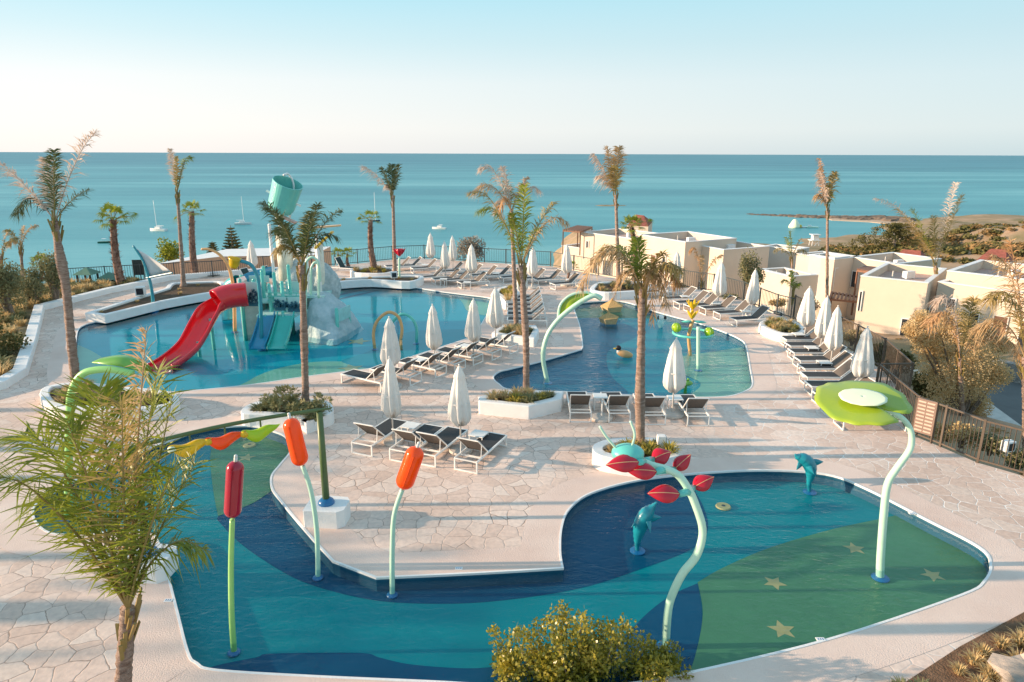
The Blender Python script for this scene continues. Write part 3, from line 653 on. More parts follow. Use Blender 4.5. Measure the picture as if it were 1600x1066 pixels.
for i,(x,y) in enumerate(((907,661),(968,662),(1023,665),(1091,667))): put(P(x,y),R(90),ORD[i]+' from the left of the four loungers facing the middle pool','loungers before the middle pool')
def backput(px,z,ang,lb,grp):   # px = pixel of backrest top centre
    p=P(px[0],px[1],z); d=V((math.cos(ang),math.sin(ang),0)); q=p-d*.16; return put(q,ang,lb,grp)
for i,px in enumerate(((692,418),(717,420),(732,422),(758,425))): backput(px,.87,R(205),ORD[i]+' from the left of the four loungers before the back terrace row','front row on the back terrace')
bt=((640,402),(658,402),(681,405),(722,410),(752,413),(775,415),(797,415),(822,418),(850,420),(875,421),(902,427))
for i,px in enumerate(bt): backput(px,.87,R(205),ORD[i]+' from the left in the rear lounger row along the back fence','rear row along the back fence')
for i,px in enumerate(((1046,440),(1085,449),(1104,455),(1120,459),(1146,463),(1170,470),(1197,479))): backput(px,.87,R(196),ORD[i]+' from the left in the lounger row behind the middle pool','loungers behind the middle pool')
for i,(x,y) in enumerate(((1213,530),(1222,539),(1228,549),(1234,560),(1242,572),(1249,585),(1254,599),(1261,614),(1272,629),(1286,646),(1309,667))):
    f=P(x,y); put((f.x+1.95,f.y-.03),R(180),ORD[i]+' from the back in the right hand column of loungers by the fence','right hand column of loungers')
for i,y in enumerate((473,479,486,493,500,509)):
    f=P(793,y); put((f.x+1.95,f.y),R(180),ORD[i]+' from the back in the stack of loungers between the two far pools','loungers between the far pools')
for i,((x,y),lb) in enumerate((((524,402.5),'dark green lounger alone on the back terrace left of the palms'),((377,420),'dark green lounger back above the red slide tower'),((409,417),'dark green lounger just behind the blue tube slide'))):
    p=P(x,y,.98); put((p.x-.15,p.y),R(-20),lb,'green loungers',1)
# side tables
def sidetable():
    r=thing('side_table','x','side table',(0,0,0)); m=MB(); m.box((0,0,.43),(.46,.46,.03)); m.build('table_top',WMET,r,bevel=.006)
    m=MB()
    for a_ in (-1,1):
        m.bar((a_*.2,-.2,0),(a_*.2,-.2,.42),.025); m.bar((a_*.2,.2,0),(a_*.2,.2,.42),.025); m.bar((a_*.2,-.2,.012),(a_*.2,.2,.012),.025)
    m.build('leg_frame',WMET,r); return r
ST=sidetable()
stl=[((642,665,.43),'white side table between the first and second front loungers'),((748,678,.43),'white side table between the third and fourth front loungers'),((938,619,.43),'white side table left of the palm beside the middle pool'),((1055,622,.43),'white side table under the umbrella beside the middle pool'),
 ((655,562,.43),'white side table with tray second along the big pool row'),((727,540,.43),'white side table midway along the big pool row'),((693,436,.43),'white side table under the front umbrella on the back terrace'),((730,441,.43),'white side table beside the grey bush umbrella'),((664,414,.43),'leftmost white side table on the back terrace'),((775,427,.43),'white side table in the middle of the rear row'),
 ((890,437,.43),'white side table below the pergola umbrella'),((1038,455,.43),'leftmost white side table behind the middle pool'),((1070,463,.43),'second white side table behind the middle pool'),((1118,474,.43),'white side table under the olive side umbrella'),((1165,486,.43),'white side table beside the right upper umbrella'),
 ((1248,522,.43),'furthest white side table in the right hand column'),((1268,543,.43),'second furthest white side table in the right hand column'),((1288,566,.43),'middle white side table in the right hand column'),((1310,606,.43),'nearest white side table in the right hand column')]
for i,((x,y,z),lb) in enumerate(stl):
    p=P(x,y,z); o=ST if i==0 else dup(ST,(0,0,0)); o.location=(p.x,p.y,.004); o.rotation_euler=(0,0,ang if i<2 else (ang2 if i in(4,5) else 0)); o['label']=lb; o['group']='side tables among the loungers'
p=P(940,655); r=thing('umbrella_base','round umbrella base with an empty stub pole between two loungers','umbrella base',(p.x,p.y,0))
m=MB(); m.lathe([(.34,0),(.36,.03),(.34,.09),(.10,.11),(.05,.13)],(p.x,p.y,0),24); m.build('base',MATS['concrete_base'],r)
m=MB(); m.tube([(p.x,p.y,.1),(p.x,p.y,.6)],.03,8); m.build('stub_pole',POLE,r)
# ------------------------------------------------------------------ palms
def leaf_strip(m,b,d,L_,wd,droop,side):
    s=d.cross(side)
    if s.length<1e-4: s=d.orthogonal()
    s=s.normalized()*wd
    m1=b+d*L_*.45+V((0,0,-droop*L_*.16)); t=b+d*L_*.9+V((0,0,-droop*L_*.62))
    m.add([b-s*.5,b+s*.5,m1+s,m1-s,t],[(0,1,2,3),(3,2,4)])
def frond(pts,parent,mt,n=40,ll=.6,wd=.016,droop=.5,fold=.5,rr=.022,seed=0,wind=V((-.15,0,0)),name='frond',start=.16):
    rn=random.Random(seed); c=sp3(pts,5); k=len(c); m=MB(); m.c=0
    m.tube(c,[rr*(1-.85*i/(k-1)) for i in range(k)],5)
    m.c=1
    for i in range(n):
        t=start+(1-start)*(i+rn.random()*.6)/n; f=t*(k-1); j=min(int(f),k-2); p=c[j].lerp(c[j+1],f-j); tg=(c[j+1]-c[j]).normalized()
        sd=tg.cross(V((0,0,1))); sd=sd.normalized() if sd.length>.05 else V((1,0,0))
        u=sd.cross(tg).normalized()
        L2=ll*(math.sin(min(1,(t-start)*2.6+.25)*PI/2))*(1-.55*max(0,(t-.6)/.4))*rn.uniform(.75,1.15)
        for s in (-1,1):
            if rn.random()<.06: continue
            d=(sd*s*rn.uniform(.4,1.0)+tg*rn.uniform(.35,1.0)+u*fold*rn.uniform(-.5,1)+wind+V((rn.gauss(0,.17),rn.gauss(0,.17),rn.gauss(0,.17)))).normalized()
            leaf_strip(m,p,d,L2,wd,droop*rn.uniform(.6,1.5),u)
    return m.build(name,[mt if mt in(FDRY,FPALE,FORANGE) else FMIX,mt],parent)
def palm(bpx,crown,fr,label,r0=.16,r1=.09,zb=0,name='palm_tree',mid=None,trunk=BARK,fl=.6,wd=.016,n=40,grp='feather palms around the pools',extra=0,bulge=None,swell=1,rr=.022,rl=1.0):
    b=P(bpx[0],bpx[1],zb); Y=b.y; t=thing(name,label,'palm tree',(b.x,b.y,zb),group=grp)
    cr=at(crown[0],crown[1],Y)
    pts=[b]+[at(x,y,Y) for x,y in (mid or [])]+[cr]
    c=sp3(pts,10) if len(pts)>2 else [b.lerp(cr,i/24) for i in range(25)]
    # densify
    cc=[]; 
    for i in range(len(c)-1):
        for q in range(3): cc.append(c[i].lerp(c[i+1],q/3))
    cc.append(c[-1]); k=len(cc); rs=[]
    for i in range(k):
        u=i/(k-1); r=.76*(r0+(r1-r0)*u**.8)
        if u<.06: r*=1+.5*(1-u/.06)
        if bulge: r*=1+bulge[1]*math.exp(-((u-bulge[0])/bulge[2])**2)
        r*=1+.05*math.sin(i*2.1)+.07*noise.noise(V((i*.9,b.x,0)))
        rs.append(r)
    m=MB(); m.tube(cc,rs,12)
    for i,v in enumerate(m.v): m.v[i]=v+V((noise.noise(v*9),noise.noise(v*9+V((5,0,0))),0))*.018
    m.build('trunk',trunk,t,smooth=True)
    # leaf-base sheath
    m=MB(); rn=random.Random(int(crown[0])); d=(cc[-1]-cc[-6]).normalized()
    for q in range(14):
        a_=rn.uniform(0,6.28); o_=V((math.cos(a_),math.sin(a_),0))*r1*.8; s0=cc[-1]-d*rn.uniform(.1,.8)+o_
        m.bar(s0,s0+d*rn.uniform(.25,.5)+o_*rn.uniform(.3,1.6),.05,.02)
    m.build('leaf_bases',BARK2 if trunk is BARK2 else FMIX,t)
    for i,f in enumerate(fr):
        tx,ty,dy,arch,mt=f[:5]; L2=f[5] if len(f)>5 else fl
        tip=at(tx,ty,Y)+V((0,dy,0)); dist=(tip-cr).length
        up=V((0,0,1))*dist*arch; p1=cr.lerp(tip,.33)+up*.85; p2=cr.lerp(tip,.7)+up*.9
        frond([cr,p1,p2,tip],t,mt,start=(.10 if wd<.013 else .16),n=int((f[6] if len(f)>6 else n)*(1.2 if wd<.013 else 1.3)),ll=L2*rl,wd=wd,seed=i*7+int(bpx[0]),rr=rr,droop=f[7] if len(f)>7 else .5)
    return t
D,G,PL,MX,DK,OR=FDRY,FGREEN,FPALE,FMIX,FDARK,FORANGE
# foreground left palm
FL=.85
palm((188,1150),(200,950),[(222,520,.1,.02,D,.6,80,.4),(232,600,-.6,.03,MX,.8,50,.3),(240,640,.5,.0,G,.9,60,.3),(18,690,.2,.24,G,.9,75,.5),(50,700,-.8,.20,G,.95,70,.4),(28,800,.3,.32,G,.7,55,.5),(112,630,.6,.12,G,1.1,70,.2),(160,625,-.7,.05,G,1.1,70,.2),(190,610,.9,.04,G,1.0,65,.2),(308,880,.3,.36,G,.5,55,1.1),(292,715,-.3,.06,G,.9,60,.2),(268,760,.7,.05,G,.8,60,.3)],
 'large windblown palm filling the left foreground before the near pool',.17,.12,mid=[(193,1060)],wd=.0125,rr=.024)
palm((120,606),(86,345),[(138,206,.4,.10,PL,.75,70),(110,235,-.8,.05,DK,.6,60),(62,248,.3,.03,PL,.65,60),(5,252,-.2,.06,PL,.7,70),(20,335,.2,.45,DK,.6,55,.9),(45,275,.9,.10,DK,.6,50),(105,300,1.2,.1,DK,.5,40)],
 'tall windblown palm with pale tattered fronds at the left pool end',.22,.12,.3,mid=[(112,540),(103,450),(92,390)],bulge=(.66,.45,.12))
palm((478,632),(471,415),[(408,318,.2,.18,DK,.6,70),(432,322,-.8,.15,DK,.6,60),(418,365,.6,.28,DK,.6,60,.9),(528,330,.3,.12,DK,.6,60),(505,318,-.6,.06,DK,.6,60),(520,375,.6,.3,DK,.5,50,.9),(470,340,1.1,.06,MX,.6,60),(455,335,-1.2,.06,DK,.6,50),(480,355,.2,.02,G,.6,60),(440,390,-.6,.4,MX,.5,50,1)],
 'dark crowned palm in the planter before the play tower',.15,.12,.3,mid=[(476,560),(474,490)],bulge=(.48,.25,.12))
palm((822,613),(815,415),[(868,318,.3,.12,MX,.55,60),(885,345,-.5,.30,D,.5,50,.9),(820,290,.2,.05,G,.6,60),(748,330,.3,.30,G,.6,60,.9),(735,300,-.4,.25,MX,.6,60),(800,330,-1,.05,G,.5,50),(850,360,.9,.2,G,.5,40,.9)],
 'front palm of the pair with a green arching frond in the centre',.15,.12,.3,mid=[(822,540),(818,470)],bulge=(.5,.2,.14))
palm((807,516),(799,330),[(740,300,.2,.35,D,.8,60,.9),(752,262,-.5,.28,PL,.8,60,.8),(785,262,.3,.12,PL,.7,60,.7),(825,278,.3,.10,OR,.6,50,.8),(780,330,-.6,.7,OR,.7,50,1),(845,300,.7,.3,PL,.6,40,.9),(790,285,.9,.05,MX,.6,50)],
 'rear palm of the pair with shaggy orange bleached fronds',.16,.10,.2)
palm((1001,700),(1003,452),[(930,405,.2,.42,MX,.6,70,1.0),(905,440,-.6,.55,D,.6,60,1.0),(1065,445,.3,.50,OR,.65,80,1.2),(1055,415,-.6,.30,MX,.6,60,1),(1000,375,.4,.03,G,.55,60),(975,392,.8,.12,G,.5,50),(1030,392,-.5,.12,MX,.5,50),(960,470,.2,.8,D,.5,50,1.2),(1045,480,.2,.7,D,.5,50,1.2),(1015,500,-.4,1.0,OR,.35,30,1.2)],
 'palm with drooping orange fronds in the planter behind the red leaves',.16,.13,.3,mid=[(1000,620),(1002,530)],bulge=(.35,.25,.18))
palm((967,452),(962,305),[(928,240,.2,.06,PL,1.0,60,.9),(950,231,.3,.03,D,1.1,70,.8),(966,230,-.3,.01,D,1.1,70,.8),(938,275,.5,.18,PL,.9,50,1.1),(957,260,-.7,.0,MX,.9,50,1)],
 'very tall slender palm with one upright brush like crown',.20,.10,.3,wd=.025)
palm((1292,520),(1293,325),[(1283,248,.2,.04,OR,.8,60,1),(1308,270,.3,.10,MX,.8,60,1),(1278,268,-.3,.06,PL,.8,60,1.1),(1300,290,.5,.10,G,.7,50,1.1),(1280,305,.3,.25,D,.7,50,1.2),(1290,260,.6,.02,OR,.8,50,1)],
 'tall slender palm rising from the villa gardens at the right',.16,.09,-3.0,wd=.025)
palm((1464,505),(1462,415),[(1372,310,.4,.14,PL,1.0,70,.5),(1395,325,-.6,.05,MX,1.0,60,.4),(1498,286,.3,.04,PL,.9,60,.5),(1492,305,-.8,.02,MX,1.1,70,.4),(1432,328,.5,.03,G,1.0,70,.3),(1420,355,-.6,.06,MX,1.0,50,.4),(1470,340,.9,.0,MX,1.0,60,.3)],
 'palm with a wide fork of bleached fronds before the right villa',.17,.12,-4.2,wd=.022)
palm((617,430),(614,305),[(566,260,.2,.10,PL,.9,50,.7),(598,262,-.4,.08,DK,.7,50,.6),(610,258,.4,.02,DK,.8,50,.5),(625,258,-.2,.04,DK,.8,50,.5),(604,290,.3,.3,PL,.6,40,1)],
 'tall thin palm behind the red flower spray',.20,.11,.4,wd=.025)
palm((287,448),(277,300),[(263,233,.2,.0,PL,.5,50,.4),(286,252,.2,.0,MX,.5,40,.5),(297,245,.2,.25,G,.6,40,.9),(280,245,-.3,.0,MX,.4,40,.4)],
 'slender bare palm with a two pronged crown behind the big pool',.19,.10,.3,wd=.022)
palm((38,455),(32,385),[(6,360,.1,.25,MX,.5,40,.9),(55,352,.1,.15,D,.5,40,.9),(5,385,.4,.3,D,.5,30,1),(30,355,.4,.05,D,.4,30)],
 'small drooping palm at the far left garden',.14,.09,.0,wd=.022)
palm((3,470),(2,400),[(-25,370,.1,.25,MX,.5,40,.9),(25,372,.1,.2,MX,.5,40,.9),(5,365,.3,.05,D,.4,30)],
 'palm cut by the left frame edge above the garden',.16,.1,.0,wd=.022)
palm((1098,470),(1096,440),[(1128,398,.0,.15,OR,.4,50,1.2),(1080,392,.2,.4,OR,.5,60,1.2),(1100,402,.6,.3,D,.4,40,1.2)],
 'small palm with two orange fronds bent over beside the villa',.10,.08,-.8,wd=.022)
palm((1235,500),(1240,455),[(1225,440,.2,.3,G,.4,30,.9),(1252,445,.2,.3,G,.4,30,.9),(1240,425,.3,.05,G,.4,30)],
 'thin young palm at the bend of the fence',.06,.04,-.5,wd=.022)
palm((1240,470),(1237,405),[(1212,392,.2,.3,MX,.6,30,.9),(1262,395,.2,.3,MX,.6,30,.9),(1237,362,.3,.05,G,.5,40),(1225,370,-.3,.1,G,.5,30),(1250,372,-.3,.1,MX,.5,30)],
 'shaggy mid height palm between the two groups of villas',.12,.10,-4,wd=.025)
palm((1505,690),(1500,560),[(1470,470,.2,.35,PL,.9,80,1.0),(1440,500,-.5,.4,OR,.8,60,1.1),(1530,470,.3,.2,MX,.8,70,.8),(1560,520,.3,.35,D,.9,70,1),(1590,560,-.3,.4,OR,.8,60,1)],
 'palm with drooping pinkish fronds behind the golden bush',.15,.12,-3.6,wd=.018)
palm((1605,720),(1602,560),[(1560,400,.2,.2,D,.8,80,.8),(1590,380,.3,.05,OR,.9,80,.6),(1530,460,-.5,.3,MX,.8,70,1),(1640,420,.2,.2,D,.8,60,.8),(1545,520,.6,.4,D,.8,60,1.1)],
 'palm cut by the right frame edge behind the fence',.17,.13,-1.5,wd=.018)
# fan palms
def fanpalm(bpx,crown,label,r0=.22,zb=0,s=1.0,lop=None,n=16,grp='fan palms on the terrace'):
    b=P(bpx[0],bpx[1],zb); Y=b.y; t=thing('fan_palm',label,'palm tree',(b.x,b.y,zb),group=grp); cr=at(crown[0],crown[1],Y)
    rn=random.Random(int(bpx[0])); m=MB(); k=20; bend=V((rn.uniform(-.15,.15),0,0))
    c=[b.lerp(cr,i/(k-1))+bend*math.sin(i/(k-1)*PI) for i in range(k)]
    r0*=.68; m.tube(c,[r0*(1.3-.5*i/(k-1)) for i in range(k)],10)
    for q in range(int(150*(cr.z-b.z)/3)+8):
        u=rn.random(); f=u*(k-1); j=min(int(f),k-2); p=c[j].lerp(c[j+1],f-j); a_=rn.uniform(0,6.28); o_=V((math.cos(a_),math.sin(a_),0)); rr=r0*(1.2-.5*u)
        tg=V((-o_.y,o_.x,0))*.10*s; m.add([p+o_*rr*.8-tg,p+o_*rr*.8+tg,p+o_*(rr+rn.uniform(.10,.26)*s)+V((0,0,rn.uniform(.05,.22)*s))],[(0,1,2)])
    m.build('trunk',BARK2,t)
    m=MB()
    for q in range(n):
        if q<n: a_=q*2.399; el=R(75)-R(95)*(q/n)**1.1
        d=V((math.cos(a_)*math.cos(el),math.sin(a_)*math.cos(el),math.sin(el))); L_=.75*s*rn.uniform(.8,1.1); hub=cr+d*L_
        m.c=0; m.tube([cr,cr+d*L_*.5+V((0,0,.02)),hub],.014*s,4)
        sd=d.cross(V((0,0,1))).normalized(); m.c=1; nb=15
        for w_ in range(nb):
            th=R(-105+210*w_/(nb-1)); dd=(d*math.cos(th)+sd*math.sin(th)).normalized(); BL=.62*s*(1-.25*abs(th)/2)*rn.uniform(.85,1.1)
            nrm=sd.cross(d); ss=dd.cross(nrm).normalized()*.035*s; md=hub+dd*BL*.55; tp=hub+dd*BL+V((0,0,-.22*s))
            m.add([hub,md+ss,tp,md-ss],[(0,1,2,3)])
    m.build('crown',[FMIX,FGREEN],t)
    if lop:
        m=MB(); e=at(lop[0],lop[1],Y); m.c=0; m.tube([cr,cr.lerp(e,.5)+V((0,0,.12)),e],.02,4); m.c=1; d=(e-cr).normalized(); sd=V((0,1,0))
        for w_ in range(15):
            th=R(-110+220*w_/14); dd=(d*math.cos(th)+(V((0,0,1))*.5+sd*.7)*math.sin(th)).normalized(); hub=e; BL=.6*s
            md=hub+dd*BL*.55; tp=hub+dd*BL+V((0,0,-.2)); m.add([hub,md+V((0,.04,.02)),tp,md-V((0,.04,.02))],[(0,1,2,3)])
        m.build('side_leaf',[FMIX,FGREEN],t)
    return t
fanpalm((190,447),(177,345),'stout fan palm with one side leaf left of the sail spray',.30,0,1.0,(203,338))
fanpalm((305,432),(300,332),'fan palm with a compact crown right of the slender bare palm',.28,0,.75,(277,340),12)
fanpalm((585,420),(579,345),'fan palm in the low planter at the back fence',.26,.4,.75,(565,342),9)
fanpalm((530,417),(528,398),'small fan palm on the left of the pair near the lone green lounger',.14,0,.55,None,12)
fanpalm((545,417),(543,398),'small fan palm on the right of the pair near the lone green lounger',.14,0,.55,None,12)
fanpalm((992,440),(987,355),'fan palm standing against the cream villas',.28,-1.5,.95,(1012,346))
fanpalm((1279,470),(1278,418),'dark fan palm growing between two villa walls',.2,-5,.85,None,14)
fanpalm((1262,455),(1260,432),'low dark fan palm beside the villa wall',.2,-5,.7,None,12)
fanpalm((390+500,470-20),(890+2,418),'little fan palm at the foot of the pergola villa',.12,-.6,.5,None,10)
fanpalm((65,440),(66,415),'yellowish low fan palm in the left garden',.14,0,.8,None,12)
# ------------------------------------------------------------------ bushes / trees
def blobleaves(m,c,rad,n,ls,rn,aspect=.45,bias=.55):
    for _ in range(n):
        d=V((rn.gauss(0,1),rn.gauss(0,1),rn.gauss(0,1))).normalized(); r=rn.random()**bias
        p=V(c)+V((d.x*rad[0],d.y*rad[1],d.z*rad[2]))*r
        u=(d*.6+V((rn.gauss(0,.7),rn.gauss(0,.7),rn.gauss(.2,.7)))).normalized(); s=u.orthogonal().normalized(); s=(Matrix.Rotation(rn.uniform(0,6.28),3,u)@s)*ls*aspect; L_=ls*rn.uniform(.7,1.3)
        m.add([p,p+u*L_*.5+s,p+u*L_,p+u*L_*.5-s],[(0,1,2,3)])
def bush(loc,size,label,mt,n=900,ls=.09,blobs=12,seed=1,name='shrub',trunkh=.3,cat='shrub',stems=7,bark=BARKG,grp=None,low=.15,fill=.42):
    rn=random.Random(seed); x,y,z=loc; t=thing(name,label,cat,loc,group=grp); sx,sy,sz=size
    cs=[]
    for i in range(blobs):
        a_=rn.uniform(0,6.28); e=rn.random()**.5; h=rn.uniform(low,1)
        cs.append(V((x+math.cos(a_)*sx*.6*e*(1.15-.5*h),y+math.sin(a_)*sy*.6*e*(1.15-.5*h),z+sz*(.12+.72*h))))
    m=MB()
    for i in range(stems):
        c=cs[i%len(cs)]; b=V((x+rn.uniform(-.06,.06)*sx,y+rn.uniform(-.06,.06)*sy,z))
        md=b.lerp(c,.5)+V((rn.uniform(-.1,.1)*sx,rn.uniform(-.1,.1)*sy,0)); m.tube(sp3([b,md,c],4),[.05*sx*(1-.09*k) for k in range(9)] if sx<1 else [.06*(1.6-.15*k) for k in range(9)],5)
    m.build('branches' if cat=='shrub' else 'trunk',bark,t)
    m=MB()
    for c in cs:
        k=rn.uniform(.6,1.15); blobleaves(m,c,(sx*fill*k,sy*fill*k,sz*fill*.75*k),n//blobs,ls,rn)
    m.build('foliage' if cat=='shrub' else 'crown',mt,t); return t
# foreground sprig bush : many upright leafy shoots
def fgbush():
    b=P(925,1150,0); rn=random.Random(5); t=thing('leafy_bush','yellow green leafy bush cut off at the bottom centre of the frame','bush',(b.x,b.y,0))
    Y=9.6; shoots=[(768,985),(782,1012),(805,985),(820,990),(840,975),(858,965),(877,948),(885,960),(868,1000),(895,1010),(908,985),(910,963),(918,1000),(930,1010),(945,985),(938,972),(960,1000),(958,978),(976,975),(985,985),(1000,1000),(1012,1003),(1025,1010),(1022,1012),(1040,1015),(1053,1010),(1062,1030),(1075,1050),(790,1030),(830,1020),(850,1020),(990,1030),(1040,1050),(765,1050),(900,1040),(945,1040)]
    mb=MB(); ml=MB()
    for k,(x,y) in enumerate(shoots):
        tip=at(x,y,Y+rn.uniform(-.55,.55)); base=V((b.x+(tip.x-b.x)*.45,Y+(tip.y-Y)*.3,tip.z-1.5)); md=base.lerp(tip,.5)+V((rn.uniform(-.1,.1),rn.uniform(-.1,.1),0))
        c=sp3([base,md,tip],6); mb.tube(c,[.016-.001*i for i in range(len(c))],5)
        for i in range(360):
            u=rn.random()**.8; f=u*(len(c)-1); j=min(int(f),len(c)-2); p=c[j].lerp(c[j+1],f-j); sprd=.15*(1-u)**.5+.04
            p=p+V((rn.gauss(0,1),rn.gauss(0,1),rn.gauss(0,1)))*sprd*.9
            d=V((rn.gauss(0,.7),rn.gauss(0,.7),rn.gauss(.5,.6))).normalized(); s=(Matrix.Rotation(rn.uniform(0,6.28),3,d)@d.orthogonal().normalized())*.023; L_=rn.uniform(.05,.09)
            ml.add([p,p+d*L_*.5+s,p+d*L_,p+d*L_*.5-s],[(0,1,2,3)])
    # body
    for i in range(26):
        c=at(rn.uniform(785,1050),rn.uniform(1030,1090),Y+rn.uniform(-.5,.6)); blobleaves(ml,c,(.27,.27,.28),480,.075,rn,.34,.6)
    zb_=at(900,1075,Y).z
    for i in range(7):
        x=b.x+rn.uniform(-.4,.4); mb.tube(sp3([V((b.x+(x-b.x)*.4,Y,0)),V((x,Y,zb_*.5)),V((b.x+(x-b.x)*2.2,Y,zb_))],4),.025,5)
    t.location=(b.x,Y,0)
    mb.build('branches',BARKG,t); ml.build('foliage',YLEAF,t)
fgbush()
# golden bush on the right
def ray_at_z(x,y,z): return P(x,y,z)
g=P(1495,668,-3.4); 
t=thing('golden_bush','large bushy golden tree behind the right hand fence','tree',(g.x,g.y,-3.4)); rn=random.Random(12); mt_=MB(); ml=MB()
for (x,y,r) in [(1470,520,.8),(1500,515,.8),(1530,530,.8),(1450,545,.7),(1485,550,1.0),(1520,560,1.0),(1460,580,.9),(1500,590,1.1),(1540,590,.9),(1475,615,.9),(1510,625,.9),(1545,560,.7),(1560,585,.6),(1490,500,.6),(1440,500,.5),(1425,515,.45),(1565,540,.45),(1470,640,.7),(1520,600,.9),(1440,530,.5),(1530,635,.6)]:
    c=at(x,y,g.y+rn.uniform(-1.1,1.1)); blobleaves(ml,c,(r*.9,r*.9,r*.85),1500,.085,rn,.3,.6)
    mt_.tube(sp3([g,g.lerp(c,.5)+V((rn.uniform(-.3,.3),0,0)),c],4),[.09-.009*i for i in range(9)],5)
mt_.build('trunk',BARKG,t); ml.build('crown',GOLD,t)
def bpx(x,y,z): p=P(x,y,z); return (p.x,p.y,z)
bush(bpx(1170,462,-1.2),(1.5,1.5,3.0),'pale olive tree behind the upper lounger row',OLIVE,3600,.10,16,31,'olive_tree',cat='tree',stems=9,low=.35,fill=.36)
bush(bpx(88,473,0),(1.2,1.2,2.6),'small round olive tree leaning in the left garden',OLIVE,3000,.10,12,32,'olive_tree',cat='tree',stems=6,low=.5)
bush(bpx(22,500,0),(1.6,1.6,2.8),'grey green olive tree behind the left garden bed',OLIVE,3800,.10,14,33,'olive_tree',cat='tree',stems=8,low=.3)
bush(bpx(52,480,0),(1.3,1.3,2.2),'second grey olive bush beside the left garden path',OLIVE,2600,.10,12,34,'olive_tree',cat='tree',stems=7,low=.3)
bush(bpx(-10,560,0),(1.5,1.5,2.0),'dark shrub at the left frame edge beside the kerb',SCRUB,2600,.11,12,35)
bush(bpx(735,412,-.2),(1.5,1.2,2.0),'grey round bush behind the back terrace umbrellas',mat('grey_twigs',(.26,.22,.18),.8,.3,3,trans=.15,col2=(.36,.33,.26)),2600,.12,14,36,low=.2)
bush(bpx(270,425,-2),(1.6,1.4,2.8),'round yellow green tree rising behind the back wall',FGREEN,2200,.16,12,37,cat='tree',name='round_tree',low=.3)
bush(bpx(1265,490,-.3),(.8,.8,1.0),'grey shrub beside the bend of the fence',OLIVE,1000,.09,8,38)
for i,(x,y,z,s,lb) in enumerate(((1400,600,-3,1.5,'dark green shrub mass below the fence corner'),(1370,575,-3.2,1.3,'dark shrub left of the fence corner in the villa garden'),(1440,625,-3,1.2,'dark low shrub left of the golden bush'))): bush(bpx(x,y,z),(s,s*.9,s*1.1),lb,SCRUB,2200,.12,10,40+i)
for i,(x,y,z,s,lb) in enumerate(((1500,700,-.9,.8,'pale dry shrub outside the fence right of the sign'),(1545,712,-.9,.7,'low dry shrub beyond the fence near the white lamp box'),(1480,690,-.9,.6,'dry straw shrub just behind the notice sign'),(1585,735,-.9,.7,'low shrub outside the fence at the right edge'),(1215,480,-.3,.6,'small grey shrub behind the last upper lounger'),(1120,470,-.3,.6,'small grey shrub behind the upper lounger row'),(1330,540,-.8,.8,'grey shrub behind the four right umbrellas'),(1140,475,-.3,.6,'grey green shrub below the olive tree'),(1060,455,-.3,.7,'dry shrub left of the bent orange palm'))): bush(bpx(x,y,z),(s,s,s*.9),lb,OLIVE if i%2 else TUFT,1100,.08,8,50+i)
# Norfolk pines
def norfolk(base,top,label,zb=-4):
    b=P(*base,zb); Y=b.y; tp=at(top[0],top[1],Y); t=thing('norfolk_pine',label,'pine tree',(b.x,b.y,zb)); H_=tp.z-zb
    m=MB(); m.tube([b,V((b.x,b.y,tp.z))],[.14,.03],7); m.build('trunk',BARKG,t)
    m=MB(); rn=random.Random(3)
    for l in range(13):
        z=zb+H_*(.18+.8*l/13); R_=H_*.30*(1-l/13.5)+.1
        for q in range(7):
            a_=q*2*PI/7+l*.5; d=V((math.cos(a_),math.sin(a_),0)); c=V((b.x,b.y,z)); m.tube([c,c+d*R_*.6+V((0,0,-.05)),c+d*R_+V((0,0,R_*.18))],[.03,.02,.01],4)
            for w_ in range(12):
                p=c+d*R_*(.3+.7*w_/12)+V((0,0,R_*.12*(w_/12)**2)); sd=V((-d.y,d.x,0)); 
                for s in (-1,1): m.bar(p,p+sd*s*.28+d*.12+V((0,0,.1)),.05,.05)
    m.build('crown',SCRUB,t)
norfolk((368,428),(369,352),'larger norfolk pine with tiered branches behind the blue arch',-6); norfolk((337,428),(338,377),'smaller norfolk pine left of the larger one',-6)
# far scrub : one mass of headland vegetation plus trees one can tell apart
rn=random.Random(77); m=MB(); m2=MB()
def far_blob(mm,p,s):
    for q in range(70):
        d=V((rn.gauss(0,1),rn.gauss(0,1),abs(rn.gauss(0,.8)))).normalized()*rn.random()**.4; c=V(p)+V((d.x*s,d.y*s,d.z*s*.6))
        u=V((rn.gauss(0,1),rn.gauss(0,1),rn.gauss(0,1))).normalized()*s*.22; w_=u.orthogonal().normalized()*s*.18
        mm.add([c-u,c+w_,c+u,c-w_],[(0,1,2,3)])
for i in range(520):
    x=rn.uniform(1420,1640); y=rn.uniform(351,402); zz=-16
    if x<1500 and y<372: continue
    for _ in range(3): q=P(x,y,zz); zz=hterr(q.x,q.y)
    q=P(x,y,zz); far_blob(m if rn.random()<.45 else m2,(q.x,q.y,hterr(q.x,q.y)),rn.uniform(.9,2.3))
for i in range(160):
    x=rn.uniform(1285,1440); y=rn.uniform(388,402); zz=-16
    for _ in range(3): q=P(x,y,zz); zz=hterr(q.x,q.y)
    q=P(x,y,zz); far_blob(m if rn.random()<.6 else m2,(q.x,q.y,hterr(q.x,q.y)),rn.uniform(1.0,2.0))
struct(m.build('headland_scrub',SCRUB),'stuff'); struct(m2.build('dry_headland_scrub',SCRUB2),'stuff')
m=MB(); m2=MB()
for i in range(260):
    x=rn.uniform(-45,40); y=rn.uniform(50,75); q=V((x,y))
    if inside(q,PLAT): continue
    far_blob(m if rn.random()<.5 else m2,(x,y,hterr(x,y)-.5),rn.uniform(.4,.9))
